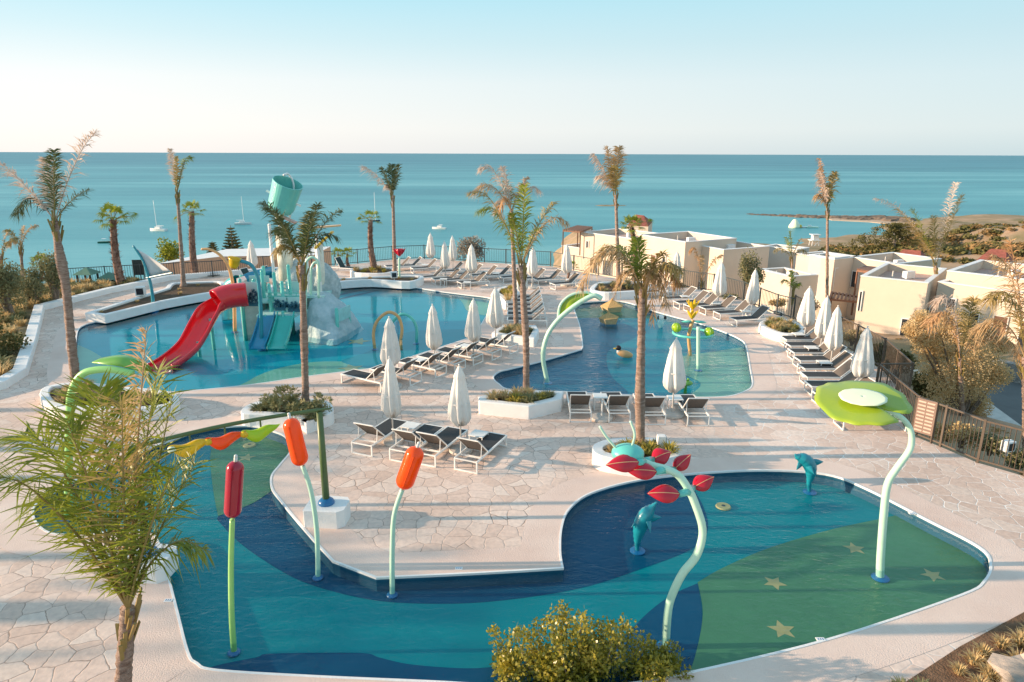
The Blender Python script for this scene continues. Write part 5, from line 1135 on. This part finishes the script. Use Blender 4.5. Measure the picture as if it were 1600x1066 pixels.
# leaf fountain by the middle pool
t,Y,c=stem_obj('leaf_fountain','pale mint curved stem with a lime leaf blade at the left of the middle pool','water spray',(856,600),[(849,565),(850,542),(858,519),(873,499),(894,481),(914,468),(929,462),(940,467)],.085,MINT,rt=.10)
for pts,mt,dy,nm in (([(873,497),(876,478),(886,466),(900,460),(915,458),(926,461),(912,468),(893,480)],LIME,.12,'leaf_blade'),):
    q=spline(pts,True,4); f3=[at(p.x,p.y,Y+dy) for p in q]; n=len(f3); ce=sum(f3,V((0,0,0)))/n; f4=[p+V((0,.05,0)) for p in f3]; m=MB()
    m.add(f3+[ce+V((0,-.1,0))]+f4+[ce+V((0,.15,0))],[(i,(i+1)%n,n) for i in range(n)]+[(n+1+(i+1)%n,n+1+i,2*n+1) for i in range(n)]+[((i+1)%n,i,n+1+i,n+1+(i+1)%n) for i in range(n)]); m.build(nm,mt,t,smooth=True)
    m=MB(); m.tube(sp3([at(x,y,Y+.12) for x,y in ((872,498),(875,478),(886,465),(900,458.5),(917,457),(930,462))],5),.05,8); m.build('leaf_rim',MINT,t,smooth=True)
# beam with fish pods
pr=P(512,812,0); pl_=P(236,893,0); zt=Hz(pr,642)
t=thing('pod_beam','olive green beam on two posts with three hanging coloured pods','water spray',(pr.x,pr.y,0))
blocks=[]
for (p,lb) in ((pr,'white plinth block carrying the right hand post'),(pl_,'white plinth block half hidden by the foreground palm')):
    b=thing('plinth_block',lb,'plinth',(p.x,p.y,0)); m=MB(); rr=.14; px_=[(-.45,-.35),(.32,-.42),(.47,-.3),(.5,.15),(.42,.3),(-.2,.38),(-.42,.3)]
    m.prism([V((p.x+x,p.y+y)) for x,y in px_],0,.42); m.build('block',WHITE,b,bevel=.03)
    m=MB(); m.ball((p.x,p.y,.44),(.19,.19,.13),16,8); m.build('ball_foot',BLUE,t,smooth=True)
    m=MB(); m.tube([(p.x,p.y,.45),(p.x-(.0),p.y,zt-.02)],[.085,.07],10); m.build('post',OLIVEP,t,smooth=True)
bd=(pl_-pr); A=pr+V((0,0,zt))-bd*.07; B=pl_+V((0,0,zt))+bd*.1
m=MB(); m.tube([A.lerp(B,i/12)+V((0,0,.10*math.sin(i/12*PI))) for i in range(13)],[.02]+[.045]*11+[.03],8); m.build('beam',OLIVEP,t,smooth=True)
for (x,y,mt,lb) in ((296,689,YELLOW,'pod'),(352,681,ORANGE,'pod'),(407,674,LIMEP,'pod')):
    # find param whose projection x matches
    best=min(range(200),key=lambda i:abs(proj(A.lerp(B,i/200))[0]-x)); ct=A.lerp(B,best/200)+V((0,0,-.19)); dd=(A-B).normalized()*.41
    l,v=podleaf(ct-dd+V((0,0,.04)),ct+dd+V((0,0,.12)),.13,.07,(0,-1,.25),bend=0,sharp=.9)
    for i in range(len(l.v)): 
        u=(l.v[i]-ct).dot(dd.normalized())/.42; l.v[i]+=V((0,0,-.13*(1-u*u)+.03*math.sin(u*5)))
    o=l.build('pod',mt,t,smooth=True); m=MB(); m.tube([ct+V((0,0,.1)),ct+V((0,0,.3))],.02,6); m.build('hanger',OLIVEP,o)
    m=MB(); m.ball(ct-dd*.8+V((0,-.05,.02)),(.09,.06,.07),10,6); m.build('snout',YELLOW if mt is not YELLOW else PALEL,o,smooth=True)
# ring arches in the big pool
for (a,pts,mt,lb) in (((586,547),[(583.5,521),(590,501),(607,488),(622,495),(628,513),(626,531)],TAN,'tan hoop spray standing in the big pool'),((650,538),[(651,514),(643,497),(628,491),(615,501),(610,515),(612,536)],AQUA,'aqua hoop spray standing beside the tan hoop')):
    t,Y,c=stem_obj('hoop_spray',lb,'water spray',a,pts,.07,mt)
    e=c[-1]; m=MB(); m.tube([e,V((e.x,e.y,DEPTH))],.07,10); m.build('lower_leg',mt,t,smooth=True)
# red flower spray
t,Y,c=stem_obj('flower_spray','small red cup flower spray on a mint stem before the tall thin palm','water spray',(625,450),[(624,425),(624,403)],.07,MINT)
f=at(624,397,Y); m=MB(); m.lathe([(.06,-.15),(.16,.0),(.22,.2),(.26,.32),(.24,.32),(.19,.2),(.1,.05)],f,16,wob=lambda a,i,z:1+.12*math.sin(a*3)); m.build('petals',CRIM,t,smooth=True)
for s in (-1,1): m=MB(); l,v=podleaf(f+V((0,0,-.1)),f+V((s*.42,0,.38)),.08,.03,(0,-1,0)); l.build('petal_tip',CRIM,t,smooth=True)
m=MB(); m.ball(P(624,447,.05),.26,14,8); m.build('ball_foot',BLUE,t,smooth=True)
# sail spray
t,Y,c=stem_obj('sail_spray','curved teal mast with a pale triangular sail at the back of the big pool','water spray',(240,492),[(239,470),(236,447),(230,425),(222,405),(208,384)],.10,TEAL,rt=.05)
tri=[at(213,389,Y+.05),at(232,433,Y+.05),at(266,425,Y-.6)]; m=MB(); k=8; vs=[];fs=[];idx={}
for i in range(k+1):
    for j in range(k+1-i):
        u,v=i/k,j/k; p=tri[0]*(1-u-v)+tri[1]*u+tri[2]*v; p=p+V((0,.35*u*v*4+.25*(1-u-v)*v*4*.5,0)); idx[(i,j)]=len(vs); vs.append(p)
for i in range(k):
    for j in range(k-i):
        fs.append((idx[i,j],idx[i+1,j],idx[i,j+1]))
        if j<k-i-1: fs.append((idx[i+1,j],idx[i+1,j+1],idx[i,j+1]))
m.add(vs,fs); o=m.build('sail',SAIL,t,smooth=True); s=o.modifiers.new('th','SOLIDIFY'); s.thickness=.03
m=MB(); m.tube([tri[1]+V((-.1,0,-.05)),tri[2]+V((.1,0,-.05))],.05,8); m.build('boom',TEAL,t)
m=MB(); m.ball(P(240,484,.0),.27,16,8); m.build('ball_foot',BLUE,t,smooth=True)
# orange and blue arches beside the tower
t,Y,c=stem_obj('orange_arch','orange cane shaped water arch left of the play tower','water spray',(367,520),[(366,470),(363,440),(356,414),(343,398),(328,390),(315,389.5)],.09,TAN,rt=.06)
t,Y,c=stem_obj('blue_arch','blue cane shaped water arch with yellow bucket in front of the tower','water spray',(409,548),[(408,500),(406,460),(402,432),(392,414),(376,408)],.085,TEAL,rt=.08)
f=at(366,411,Y); m=MB(); m.lathe([(.14,-.22),(.2,-.1),(.26,.2),(.3,.22),(.22,.1),(.1,-.1)],f,14,R3=Matrix.Rotation(R(15),3,'Y')); m.build('bucket',YELLOW,t,smooth=True)
# dolphins
def dolphin(base,pts,label,mt=TEAL,r=.16):
    b=P(*base,DEPTH); Y=b.y; t=thing('dolphin_fountain',label,'dolphin figure',(b.x,b.y,DEPTH)); c=sp3([b]+[at(x,y,Y) for x,y in pts],6); k=len(c)
    prof=[.28,.28,.32,.42,.58,.74,.88,.97,1,1,.95,.84,.66,.38,.22,.13]
    rs=[r*prof[min(15,int(i/(k-1)*15))]*.5+r*prof[min(15,int(i/(k-1)*15)+1)]*.5 for i in range(k)]
    m=MB(); m.tube(c,rs,12); m.build('body',mt,t,smooth=True)
    mid=c[int(k*.55)]; d=(c[int(k*.6)]-c[int(k*.5)]).normalized(); sd=V((1,0,0)) if d.x<.2 else V((-.2,0,1))
    for nm,p,v in (('flipper',c[int(k*.68)],V((-1,-.3,-.5))),('flipper',c[int(k*.68)],V((.3,-1,-.6)))):
        v=v.normalized(); l,_=podleaf(p,p+v*r*2.0-d*r*1.0,r*.42,.02,V((0,1,0)) if abs(v.y)<.5 else d); l.build(nm,mt,t,smooth=True)
    l,_=podleaf(mid,mid+V((r*2.3,0,r*.2)),r*.55,.03,(0,1,0)); l.build('dorsal_fin',mt,t,smooth=True)
    m=MB(); m.lathe([(.05,DEPTH),(.17,DEPTH+.01),(.17,DEPTH+.03),(.08,DEPTH+.05)],(b.x,b.y,0),20); m.build('foot_flange',BLUE,t)
    return t
DOLT=mat('dolphin_teal',(.01,.24,.31),.3,.08,3,coat=.4)
dolphin((1265,770),[(1264,755),(1267,740),(1265,727),(1257,718),(1247,714),(1242,710)],'teal dolphin figure leaping at the far edge of the near pool',DOLT,.17)
dolphin((996,862),[(996,845),(1000,825),(1007,808),(1017,795),(1026,785)],'teal dolphin figure rising from the water below the red leaves',DOLT,.17)
# floating thatch islands, duck, dog, frog
for (ap,bs,rad,lb) in (((954,468),(957,484),.68,'rear thatched pyramid float in the middle pool'),((951,488),(952,503),.55,'front thatched pyramid float in the middle pool')):
    b=P(*bs,.0); a=at(ap[0],ap[1],b.y); t=thing('thatched_float',lb,'float',(b.x,b.y,0)); m=MB(); rr=rad; sides=5; vs=[V((b.x+rr*math.cos(i*2*PI/sides+.4),b.y+rr*math.sin(i*2*PI/sides+.4),.22+.06*math.sin(i*2))) for i in range(sides)]; vs2=[V((v.x*.8+b.x*.2,v.y*.8+b.y*.2,-.05)) for v in vs]; ap_=V((b.x-.05,b.y,a.z))
    m.add(vs+[ap_],[(i,(i+1)%sides,sides) for i in range(sides)]); m.build('thatch_roof',THATCH,t); m=MB(); m.add(vs+vs2,[((i+1)%sides,i,sides+i,sides+(i+1)%sides) for i in range(sides)]); m.build('rim',mat('thatch_rim',(.58,.42,.22),.9,.2,10,.4,30),t)
    m=MB(); m.tube([(ap_.x,ap_.y,ap_.z-.08),(ap_.x,ap_.y,ap_.z+.06)],[.1,.03],6); m.build('tip',THATCH,t)
p=P(976,559,ZW); t=thing('duck_spring_figure','orange tan duck figure with a black head in the middle pool','animal figure',(p.x,p.y,ZW)); m=MB(); m.ball(p+V((.0,0,.16)),(.36,.16,.16),14,8,Matrix.Rotation(R(14),3,'Y')); m.build('body',TAN,t,smooth=True); m=MB(); m.ball(p+V((-.28,0,.42)),(.12,.1,.12),12,8); m.build('head',BLACK,t,smooth=True); m=MB(); m.tube([p+V((-.26,0,.2)),p+V((-.28,0,.36))],[.09,.07],8); m.build('neck',WMET,t,smooth=True); m=MB(); m.ball(p+V((-.40,0,.40)),(.09,.05,.03),8,5); m.build('beak',YELLOW,t,smooth=True)
p=P(1032,512,ZW); t=thing('spotted_dog_figure','white upright figure with black ears in the far part of the middle pool','animal figure',(p.x,p.y,ZW)); m=MB(); m.ball(p+V((0,0,.2)),(.15,.14,.24),12,8); m.build('body',AQUAP,t,smooth=True); m=MB(); m.ball(p+V((0,0,.5)),(.14,.13,.15),12,8); m.build('head',WMET,t,smooth=True)
for s in (-1,1): m=MB(); m.ball(p+V((s*.16+.04,0,.5)),(.07,.06,.10),8,6); m.build('ear',BLACK,t,smooth=True)
p=P(1072,605,ZW); t=thing('frog_figure','green frog figure with two bulging eyes in the middle pool','animal figure',(p.x,p.y,ZW)); m=MB(); m.ball(p+V((0,0,.16)),(.24,.18,.10),16,8); m.build('body',GPAINT,t,smooth=True); m=MB(); m.tube([p+V((-.02,0,-.3)),p+V((-.02,0,.1))],.06,8); m.build('stalk',GPAINT,t)
for s in (-1,1): m=MB(); m.ball(p+V((s*.07-.02,-.02,.30)),.055,10,6); m.build('eye',GPAINT,t,smooth=True)
# spray toy with yellow flower, teal arms and green balls
b=P(1079,556,DEPTH); Y=b.y; t=thing('flower_ball_spray','tan stem spray with yellow flower, teal arms and striped green balls','water spray',(b.x,b.y,DEPTH)); m=MB(); m.tube(sp3([b,at(1076,528,Y),at(1079,512,Y),at(1083,500,Y)],6),.075,9); m.build('stem',TAN,t,smooth=True)
for (r0,z0,r1,z1,n_) in ((.08,0,.26,.42,5),(.05,.42,.30,.85,6)):
    for k in range(n_):
        a_=k*2*PI/n_; f=at(1081,499,Y); l,_=podleaf(f+V((0,0,z0)),f+V((math.cos(a_)*r1,math.sin(a_)*r1,z1)),.09,.03,(math.cos(a_),math.sin(a_),.3)); l.build('petal',YELLOW,t,smooth=True)
c0=at(1082,502,Y)
for (x,y) in ((1064,503),(1104,504)): l,_=podleaf(c0,at(x,y,Y),.1,.05,(0,0,1)); l.build('arm',AQUA,t,smooth=True)
m=MB(); cen=at(1083,521,Y); m.tube([cen+V((math.cos(i*PI/10)*.85,math.sin(i*PI/10)*.75,0)) for i in range(21)],.055,8); m.build('ring',AQUA,t,smooth=True)
for (x,y) in ((1057,512),(1108,519)):
    cc=at(x,y,Y-.2); m=MB(); m.ball(cc,.2,16,10); o=m.build('striped_ball',LIMEP,t,smooth=True); m=MB()
    for k in range(3): m.tube([cc+Matrix.Rotation(k*PI/3,3,'Z')@V((0,math.cos(q*PI/10)*.202,math.sin(q*PI/10)*.202)) for q in range(21)],.014,5)
    m.build('stripe',GPAINT,o)
t,Y,c=stem_obj('mint_post','plain mint post with capped top in the middle pool','post',(1091,580),[(1091,545),(1091,511)],.075,MINT)
# ------------------------------------------------------------------ red slide
pts=[P(386,460,2.0),P(354,464,1.95),P(331,476,1.7),P(317,497,1.25),P(304,522,.72),P(291,541,.35),P(268,560,.12),P(250,571,.06)]
c=sp3(pts,8); t=thing('red_slide','curving red water slide dropping from the play tower','slide',(pts[-1].x,pts[-1].y,0))
def trough(m,c,r,th0,th1,n=14,ecc=1.0,flat=None):
    vs=[];k=len(c); rr_=r if isinstance(r,list) else [r]*k
    for i,p in enumerate(c):
        tg=(c[min(i+1,k-1)]-c[max(i-1,0)]).normalized(); sd=tg.cross(V((0,0,1))).normalized(); up=sd.cross(tg); 
        for j in range(n+1):
            a_=th0+(th1-th0)*j/n; vs.append(p+(sd*math.cos(a_)+up*math.sin(a_)*(flat[i] if flat else 1))*rr_[i])
    m.add(vs,[(i*(n+1)+j,i*(n+1)+j+1,(i+1)*(n+1)+j+1,(i+1)*(n+1)+j) for i in range(k-1) for j in range(n)])
m=MB(); ks=13; trough(m,c[:ks+1],.50,0,2*PI,28); o=m.build('tube_section',RED,t,smooth=True); o.modifiers.new('s','SOLIDIFY').thickness=.04
m=MB(); cc=c[ks-1:]; trough(m,cc,.50,-PI*1.02,PI*.02,20,flat=[1-.35*i/len(cc) for i in range(len(cc))]); o=m.build('chute',RED,t,smooth=True); o.modifiers.new('s','SOLIDIFY').thickness=.05
m=MB()
for s in (-1,1):
    e=[]
    for i,p in enumerate(cc):
        tg=(cc[min(i+1,len(cc)-1)]-cc[max(i-1,0)]).normalized(); sd=tg.cross(V((0,0,1))).normalized(); e.append(p+sd*s*.50+V((0,0,.02)))
    m.tube(e,.045,8)
m.build('side_lip',RED,t,smooth=True)
for i in (18,30):
    p=c[i]; m=MB(); m.tube([(p.x,p.y,DEPTH),(p.x,p.y,p.z-.5)],.08,8); m.build('support',AQUA,t)
# ------------------------------------------------------------------ play tower
bY=P(440,522,ZW).y; U=lambda x,y,dy=0: at(x,y,bY+dy)
def zat(y,dy=0): return U(440,y,dy).z
t=thing('play_tower','large aqua water play tower with tipping bucket in the big pool','play tower',(U(440,520).x,bY,DEPTH))
X=lambda px,dy=0: U(px,500,dy).x
def vpost(px,y0,y1,dy,r,mt,nm='post'):
    a=U(px,y0,dy); b=U(px,y1,dy); m=MB(); m.tube([V((a.x,a.y,DEPTH if y0>500 else a.z)),V((a.x,a.y,b.z))],r,10); m.ball((a.x,a.y,b.z),r*1.05,10,6); m.build(nm,mt,t,smooth=True)
for px,y1,dy in ((383,438,-.3),(404,438,.2),(386,432,2.0),(418,424,.8),(427,446,-.2),(436,428,.6),(447,442,-.4),(459,416,.8),(505,470,.4),(528,484,-.5),(547,479,.6),(421,418,2.4),(447,418,2.4)): vpost(px,520,y1,dy,.085,AQUA)
for px,y1,dy in ((436,352,1.2),(488,352,1.0),(506,368,1.6),(452,335,2.0)): vpost(px,520,y1,dy,.075,WMET,'tall_post')
def pan(x0,x1,y0,y1,dy,mt,nm,th=.06,dy2=None):
    a=U(x0,y0,dy);b=U(x1,y0,dy if dy2 is None else dy2); zb,zt_=sorted((zat(y1,dy),zat(y0,dy))); mid=(a+b)/2; m=MB(); d=b-a; m.box((mid.x,mid.y,(zb+zt_)/2),(V((d.x,d.y,0)).length,th,zt_-zb),math.atan2(d.y,d.x)); return m.build(nm,mt,t)
def art(x0,x1,y0,y1,dy,parent,seed):
    rn=random.Random(seed); m=MB()
    for k in range(6):
        x=x0+(x1-x0)*(k+.5)/6; hh=(y1-y0)*rn.uniform(.25,.75); a=U(x,y1-1,dy-.05); b=U(x+rn.uniform(-2,2),y1-hh,dy-.05)
        m.bar(a,b,.012,.07)
        for q in range(5): p=a.lerp(b,q/5); s=rn.choice((-1,1)); m.add([p,p+V((s*.16,0,.10)),p+V((s*.06,0,.16))],[(0,1,2)])
    a=U(x0,y1-1,dy-.05);b=U(x1,y1-1,dy-.05); m.bar(a,b,.012,.16); m.build('leaf_artwork',mat('artwork_blue',(.02,.13,.19),.5),parent)
a=pan(384,404,441,478,-.32,AQUAP,'side_panel'); art(385,403,441,477,-.36,a,1)
a=pan(429,447,464,484,-.5,AQUAP,'side_panel'); art(430,446,465,484,-.55,a,2)
a=pan(449,470,464,486,-.5,AQUAP,'side_panel'); art(450,469,465,486,-.55,a,3)
pan(389,420,431,441,1.6,AQUAP,'side_panel'); pan(420,428,462,489,.2,AQUA,'side_panel')
pan(446,470,440,462,1.4,AQUAP,'side_panel')
# stone base drum
m=MB(); a=U(382,500,-.3); xs_=[X(364),X(383),X(405),X(407),X(368)]; 
m.prism([V((X(364),bY+1.2)),V((X(382),bY-.35)),V((X(406),bY+.1)),V((X(412),bY+2.2)),V((X(372),bY+2.6))],DEPTH,zat(478,-.3)); m.build('stone_base',STONE,t,bevel=.03)
# decks
def deckp(poly,z,mt=AQUAP,nm='platform',th=.1): m=MB(); m.prism([V((X(x),bY+dy)) for x,dy in poly],z-th,z); m.build(nm,mt,t,bevel=.01)
deckp(((414,-1.0),(474,-1.0),(474,1.5),(414,1.5)),zat(492,-.9))
deckp(((382,-.1),(430,.1),(430,2.6),(386,2.6)),zat(470,.2)); deckp(((428,.4),(505,.4),(505,2.8),(430,2.8)),zat(462,.5))
# railings
m=MB()
for y in (458,463,470): m.bar(U(418,y,-.3),U(472,y,-.3),.05)
for px in (424,431,440,455,463): m.bar(U(px,458,-.3),U(px,470,-.3),.03)
m.build('railing',AQUA,t)
m=MB()
for i in range(6): m.bar(U(436,445+i*6,.5),U(447,445+i*6,.5),.04)
m.build('ladder',AQUA,t)
# front slides
for (x0,x1,mt) in ((419,443,LBLUE),(446,472,SGREEN)):
    m=MB(); k=10; vs=[]
    for i in range(k+1):
        u=i/k; yy=-1.0-1.6*u; z=zat(493,-.9)*(1-u)**1.3+ZW*u if u<.97 else ZW
        for x,s in ((x0,.22),(x0,0),(x1,0),(x1,.22)): vs.append(V((X(x,0),bY+yy,max(z,ZW-.02)+s)))
    fs=[]
    for i in range(k):
        for j in range(3): fs.append((i*4+j,i*4+j+1,(i+1)*4+j+1,(i+1)*4+j))
    m.add(vs,fs); o=m.build('wide_slide',mt,t); o.modifiers.new('s','SOLIDIFY').thickness=.05
for px in (417,444.5,474): vpost(px,520,494 if px!=444.5 else 488,-1.0,.07,AQUA)
# faux rock mound
def rockm(ctr,rad,seed,mt=GREYR,nm='rock_mound',fl=0):
    m=MB(); m.ball((0,0,0),1,28,16)
    for i,v in enumerate(m.v):
        k=1+.22*noise.noise(v*1.7+V((seed,0,0)))+.10*noise.noise(v*4.5+V((seed,0,0))); m.v[i]=V((v.x*rad[0]*k+ctr[0],v.y*rad[1]*k+ctr[1],v.z*rad[2]*k+ctr[2]))
    m.build(nm,mt,t,smooth=True)
rockm((X(443),bY+2.6,zat(452,2)),(1.3,.9,1.25),1); rockm((X(487),bY+2.4,zat(452,2)),(.75,.8,1.1),4)
# white slope on the right of the tower
m=MB(); s0=[U(480,448,1.0),U(508,452,1.4),U(528,470,1.2),U(545,492,.8)]; 
poly=[(480,1.6,448),(500,1.8,448),(520,1.6,462),(546,1.2,486),(548,1.2,506)]
vs=[];fs=[]
for i,(x,dy,y) in enumerate(((480,0.4,462),(490,.2,458),(503,0,465),(516,-.2,476),(528,-.4,492),(538,-.3,506))):
    z=zat(y,dy); vs+=[V((X(x),bY+dy-.7,max(-.1,z-1.3))),V((X(x),bY+dy-.2,z-.3)),V((X(x)+.15,bY+dy+.6,z)),V((X(x)+.4,bY+dy+1.8,z-.1)),V((X(x)+.5,bY+dy+2.2,-.3))]
for i in range(5):
    for j in range(4): fs.append((i*5+j,i*5+j+1,(i+1)*5+j+1,(i+1)*5+j))
# skirt
n0=len(vs)
for i in range(6): v=vs[i*5]; vs.append(V((v.x-.05,v.y-.15,-.3)))
for i in range(5): fs.append((n0+i,i*5,(i+1)*5,n0+i+1))
vs.append(V((vs[29].x,vs[29].y,-.35))); fs.append((n0+5,25,26,27,28,29,n0+6))
m.add(vs,fs); o=m.build('rock_slope',mat('pale_faux_rock',(.30,.45,.49),.75,.10,2.5,1,7,.2,col2=(.52,.62,.65)),t,smooth=True); o.modifiers.new('sub','SUBSURF').levels=2; o.modifiers['sub'].render_levels=3; tx=bpy.data.textures.new('rockt','CLOUDS'); tx.noise_scale=.5; dm=o.modifiers.new('d','DISPLACE'); dm.texture=tx; dm.strength=.22
a=pan(528,547,484,503,-.5,mat('pale_aqua_gate',(.30,.62,.62),.4),'gate_panel',.05,.6)
# blue tube slide behind
c=sp3([U(372,440,2.2),U(385,431,2.4),U(405,424,2.8),U(428,418,3.2)],6); m=MB(); trough(m,c,.42,-PI,0,14); o=m.build('blue_slide',LBLUE,t,smooth=True); o.modifiers.new('s','SOLIDIFY').thickness=.05
c=sp3([U(358,500,2.6),U(356,470,2.8),U(360,448,2.4),U(372,440,2.2)],5); m=MB(); m.tube(c,.34,14,False); m.build('blue_tube',mat('aqua_tube',(.03,.42,.45),.3,coat=.4),t,smooth=True)
# mouth funnel at red slide
m=MB(); m.prism([V((X(364),bY+.9)),V((X(383),bY-.25)),V((X(384),bY+.6)),V((X(368),bY+1.6))],zat(478,0),zat(441,0)); m.build('pink_panel',mat('pink_print',(.62,.38,.34),.5,.4,6,col2=(.72,.66,.62)),t)
# bucket
bc=U(444,307,1.6); RB=Matrix.Rotation(R(24),3,'Y')@Matrix.Rotation(R(12),3,'X'); m=MB(); m.lathe([(.02,-.72),(.54,-.72),(.62,-.5),(.66,.2),(.70,.72),(.66,.72),(.61,.2),(.55,-.5),(.02,-.62)],bc,32,R3=RB); m.build('tipping_bucket',mat('bucket_aqua',(.16,.56,.50),.35,.05,3,coat=.3),t,smooth=False)
m=MB(); m.tube(sp3([U(452,345,2.0),U(459,300,2.0),U(457,282,2.0),U(450,272,1.9),U(443,274,1.7)],6),.05,8); m.build('filler_pipe',WMET,t,smooth=True)
m=MB(); m.bar(bc+RB@V((-.85,0,-.1)),bc+RB@V((.85,0,-.1)),.09); m.bar(U(436,330,1.4),U(452,335,2.0),.08); m.bar(U(436,352,1.2),bc+V((-.6,0,-.3)),.08); m.bar(U(452,337,2),bc+V((.5,0,-.3)),.08); m.build('bucket_axle',WMET,t)
# roof bits
m=MB(); m.bar(U(486,356,1.0),U(533,352,1.3),.5,.06); m.build('tan_roof_board',TAN,t)
m=MB(); m.bar(U(493,388,.9),U(520,362,.9),.35,.1); m.build('yellow_chute',YELLOW,t,bevel=.02)
m=MB(); m.bar(U(440,338,1.5),U(462,348,1.5),.5,.06); m.build('pink_roof_board',mat('pink_board',(.62,.36,.30),.5),t)
# cream centre drum & pipes
m=MB(); a=U(500,410,1.8); m.tube([V((a.x,a.y,zat(470,1.8))),V((a.x,a.y,zat(382,1.8)))],.2,18); m.build('cream_drum',mat('cream_panel',(.78,.74,.62),.5),t,smooth=True)
m=MB(); a=U(446,410,2.2); m.tube([V((a.x,a.y,zat(440,1.8))),V((a.x,a.y,zat(365,1.8)))],.36,18); m.build('cream_drum',MATS['cream_panel'],t,smooth=True)
for (x0,x1,yt,yb,dy) in ((478,498,402,466,-.2),(486,500,410,440,.6)):
    m=MB(); m.tube(sp3([U(x0,500,dy),U(x0,yt+18,dy),U(x0+2,yt+5,dy),U((x0+x1)/2,yt,dy),U(x1-2,yt+6,dy),U(x1,yt+20,dy),U(x1,yb,dy)],6),.06,8); m.build('spray_pipe',MINT,t,smooth=True)
# ------------------------------------------------------------------ trees outside the frame on the left (they cast the long shadows)
for i,(x,y,h,r) in enumerate(((-32,P(0,895).y,5.8,.20),(-33,P(0,992).y,5.9,.42),(-30,P(0,760).y,4.6,.2),(-31,P(0,700).y,5.2,.2),(-30,17.5,7,.2),(-34,20.5,8,.2),(-26,23,6,.2),(-33,26,8,.2),(-38,31,8,.22))):
    t=thing('palm_tree','palm standing outside the left frame edge that shades the deck','palm tree',(x,y,0),group='palms beyond the left frame edge'); m=MB(); m.tube([(x,y,0),(x+.1,y,h*.5),(x,y,h)],[r*1.2,r,r*.8],10); m.build('trunk',BARK,t,smooth=True)
    for k in range(7):
        a_=k*.9+i; d=V((math.cos(a_),math.sin(a_),0)); c0=V((x,y,h)); frond([c0,c0+d*.8+V((0,0,.9)),c0+d*1.7+V((0,0,.9)),c0+d*2.4+V((0,0,.2))],t,FGREEN,30,.6,.02,seed=k)
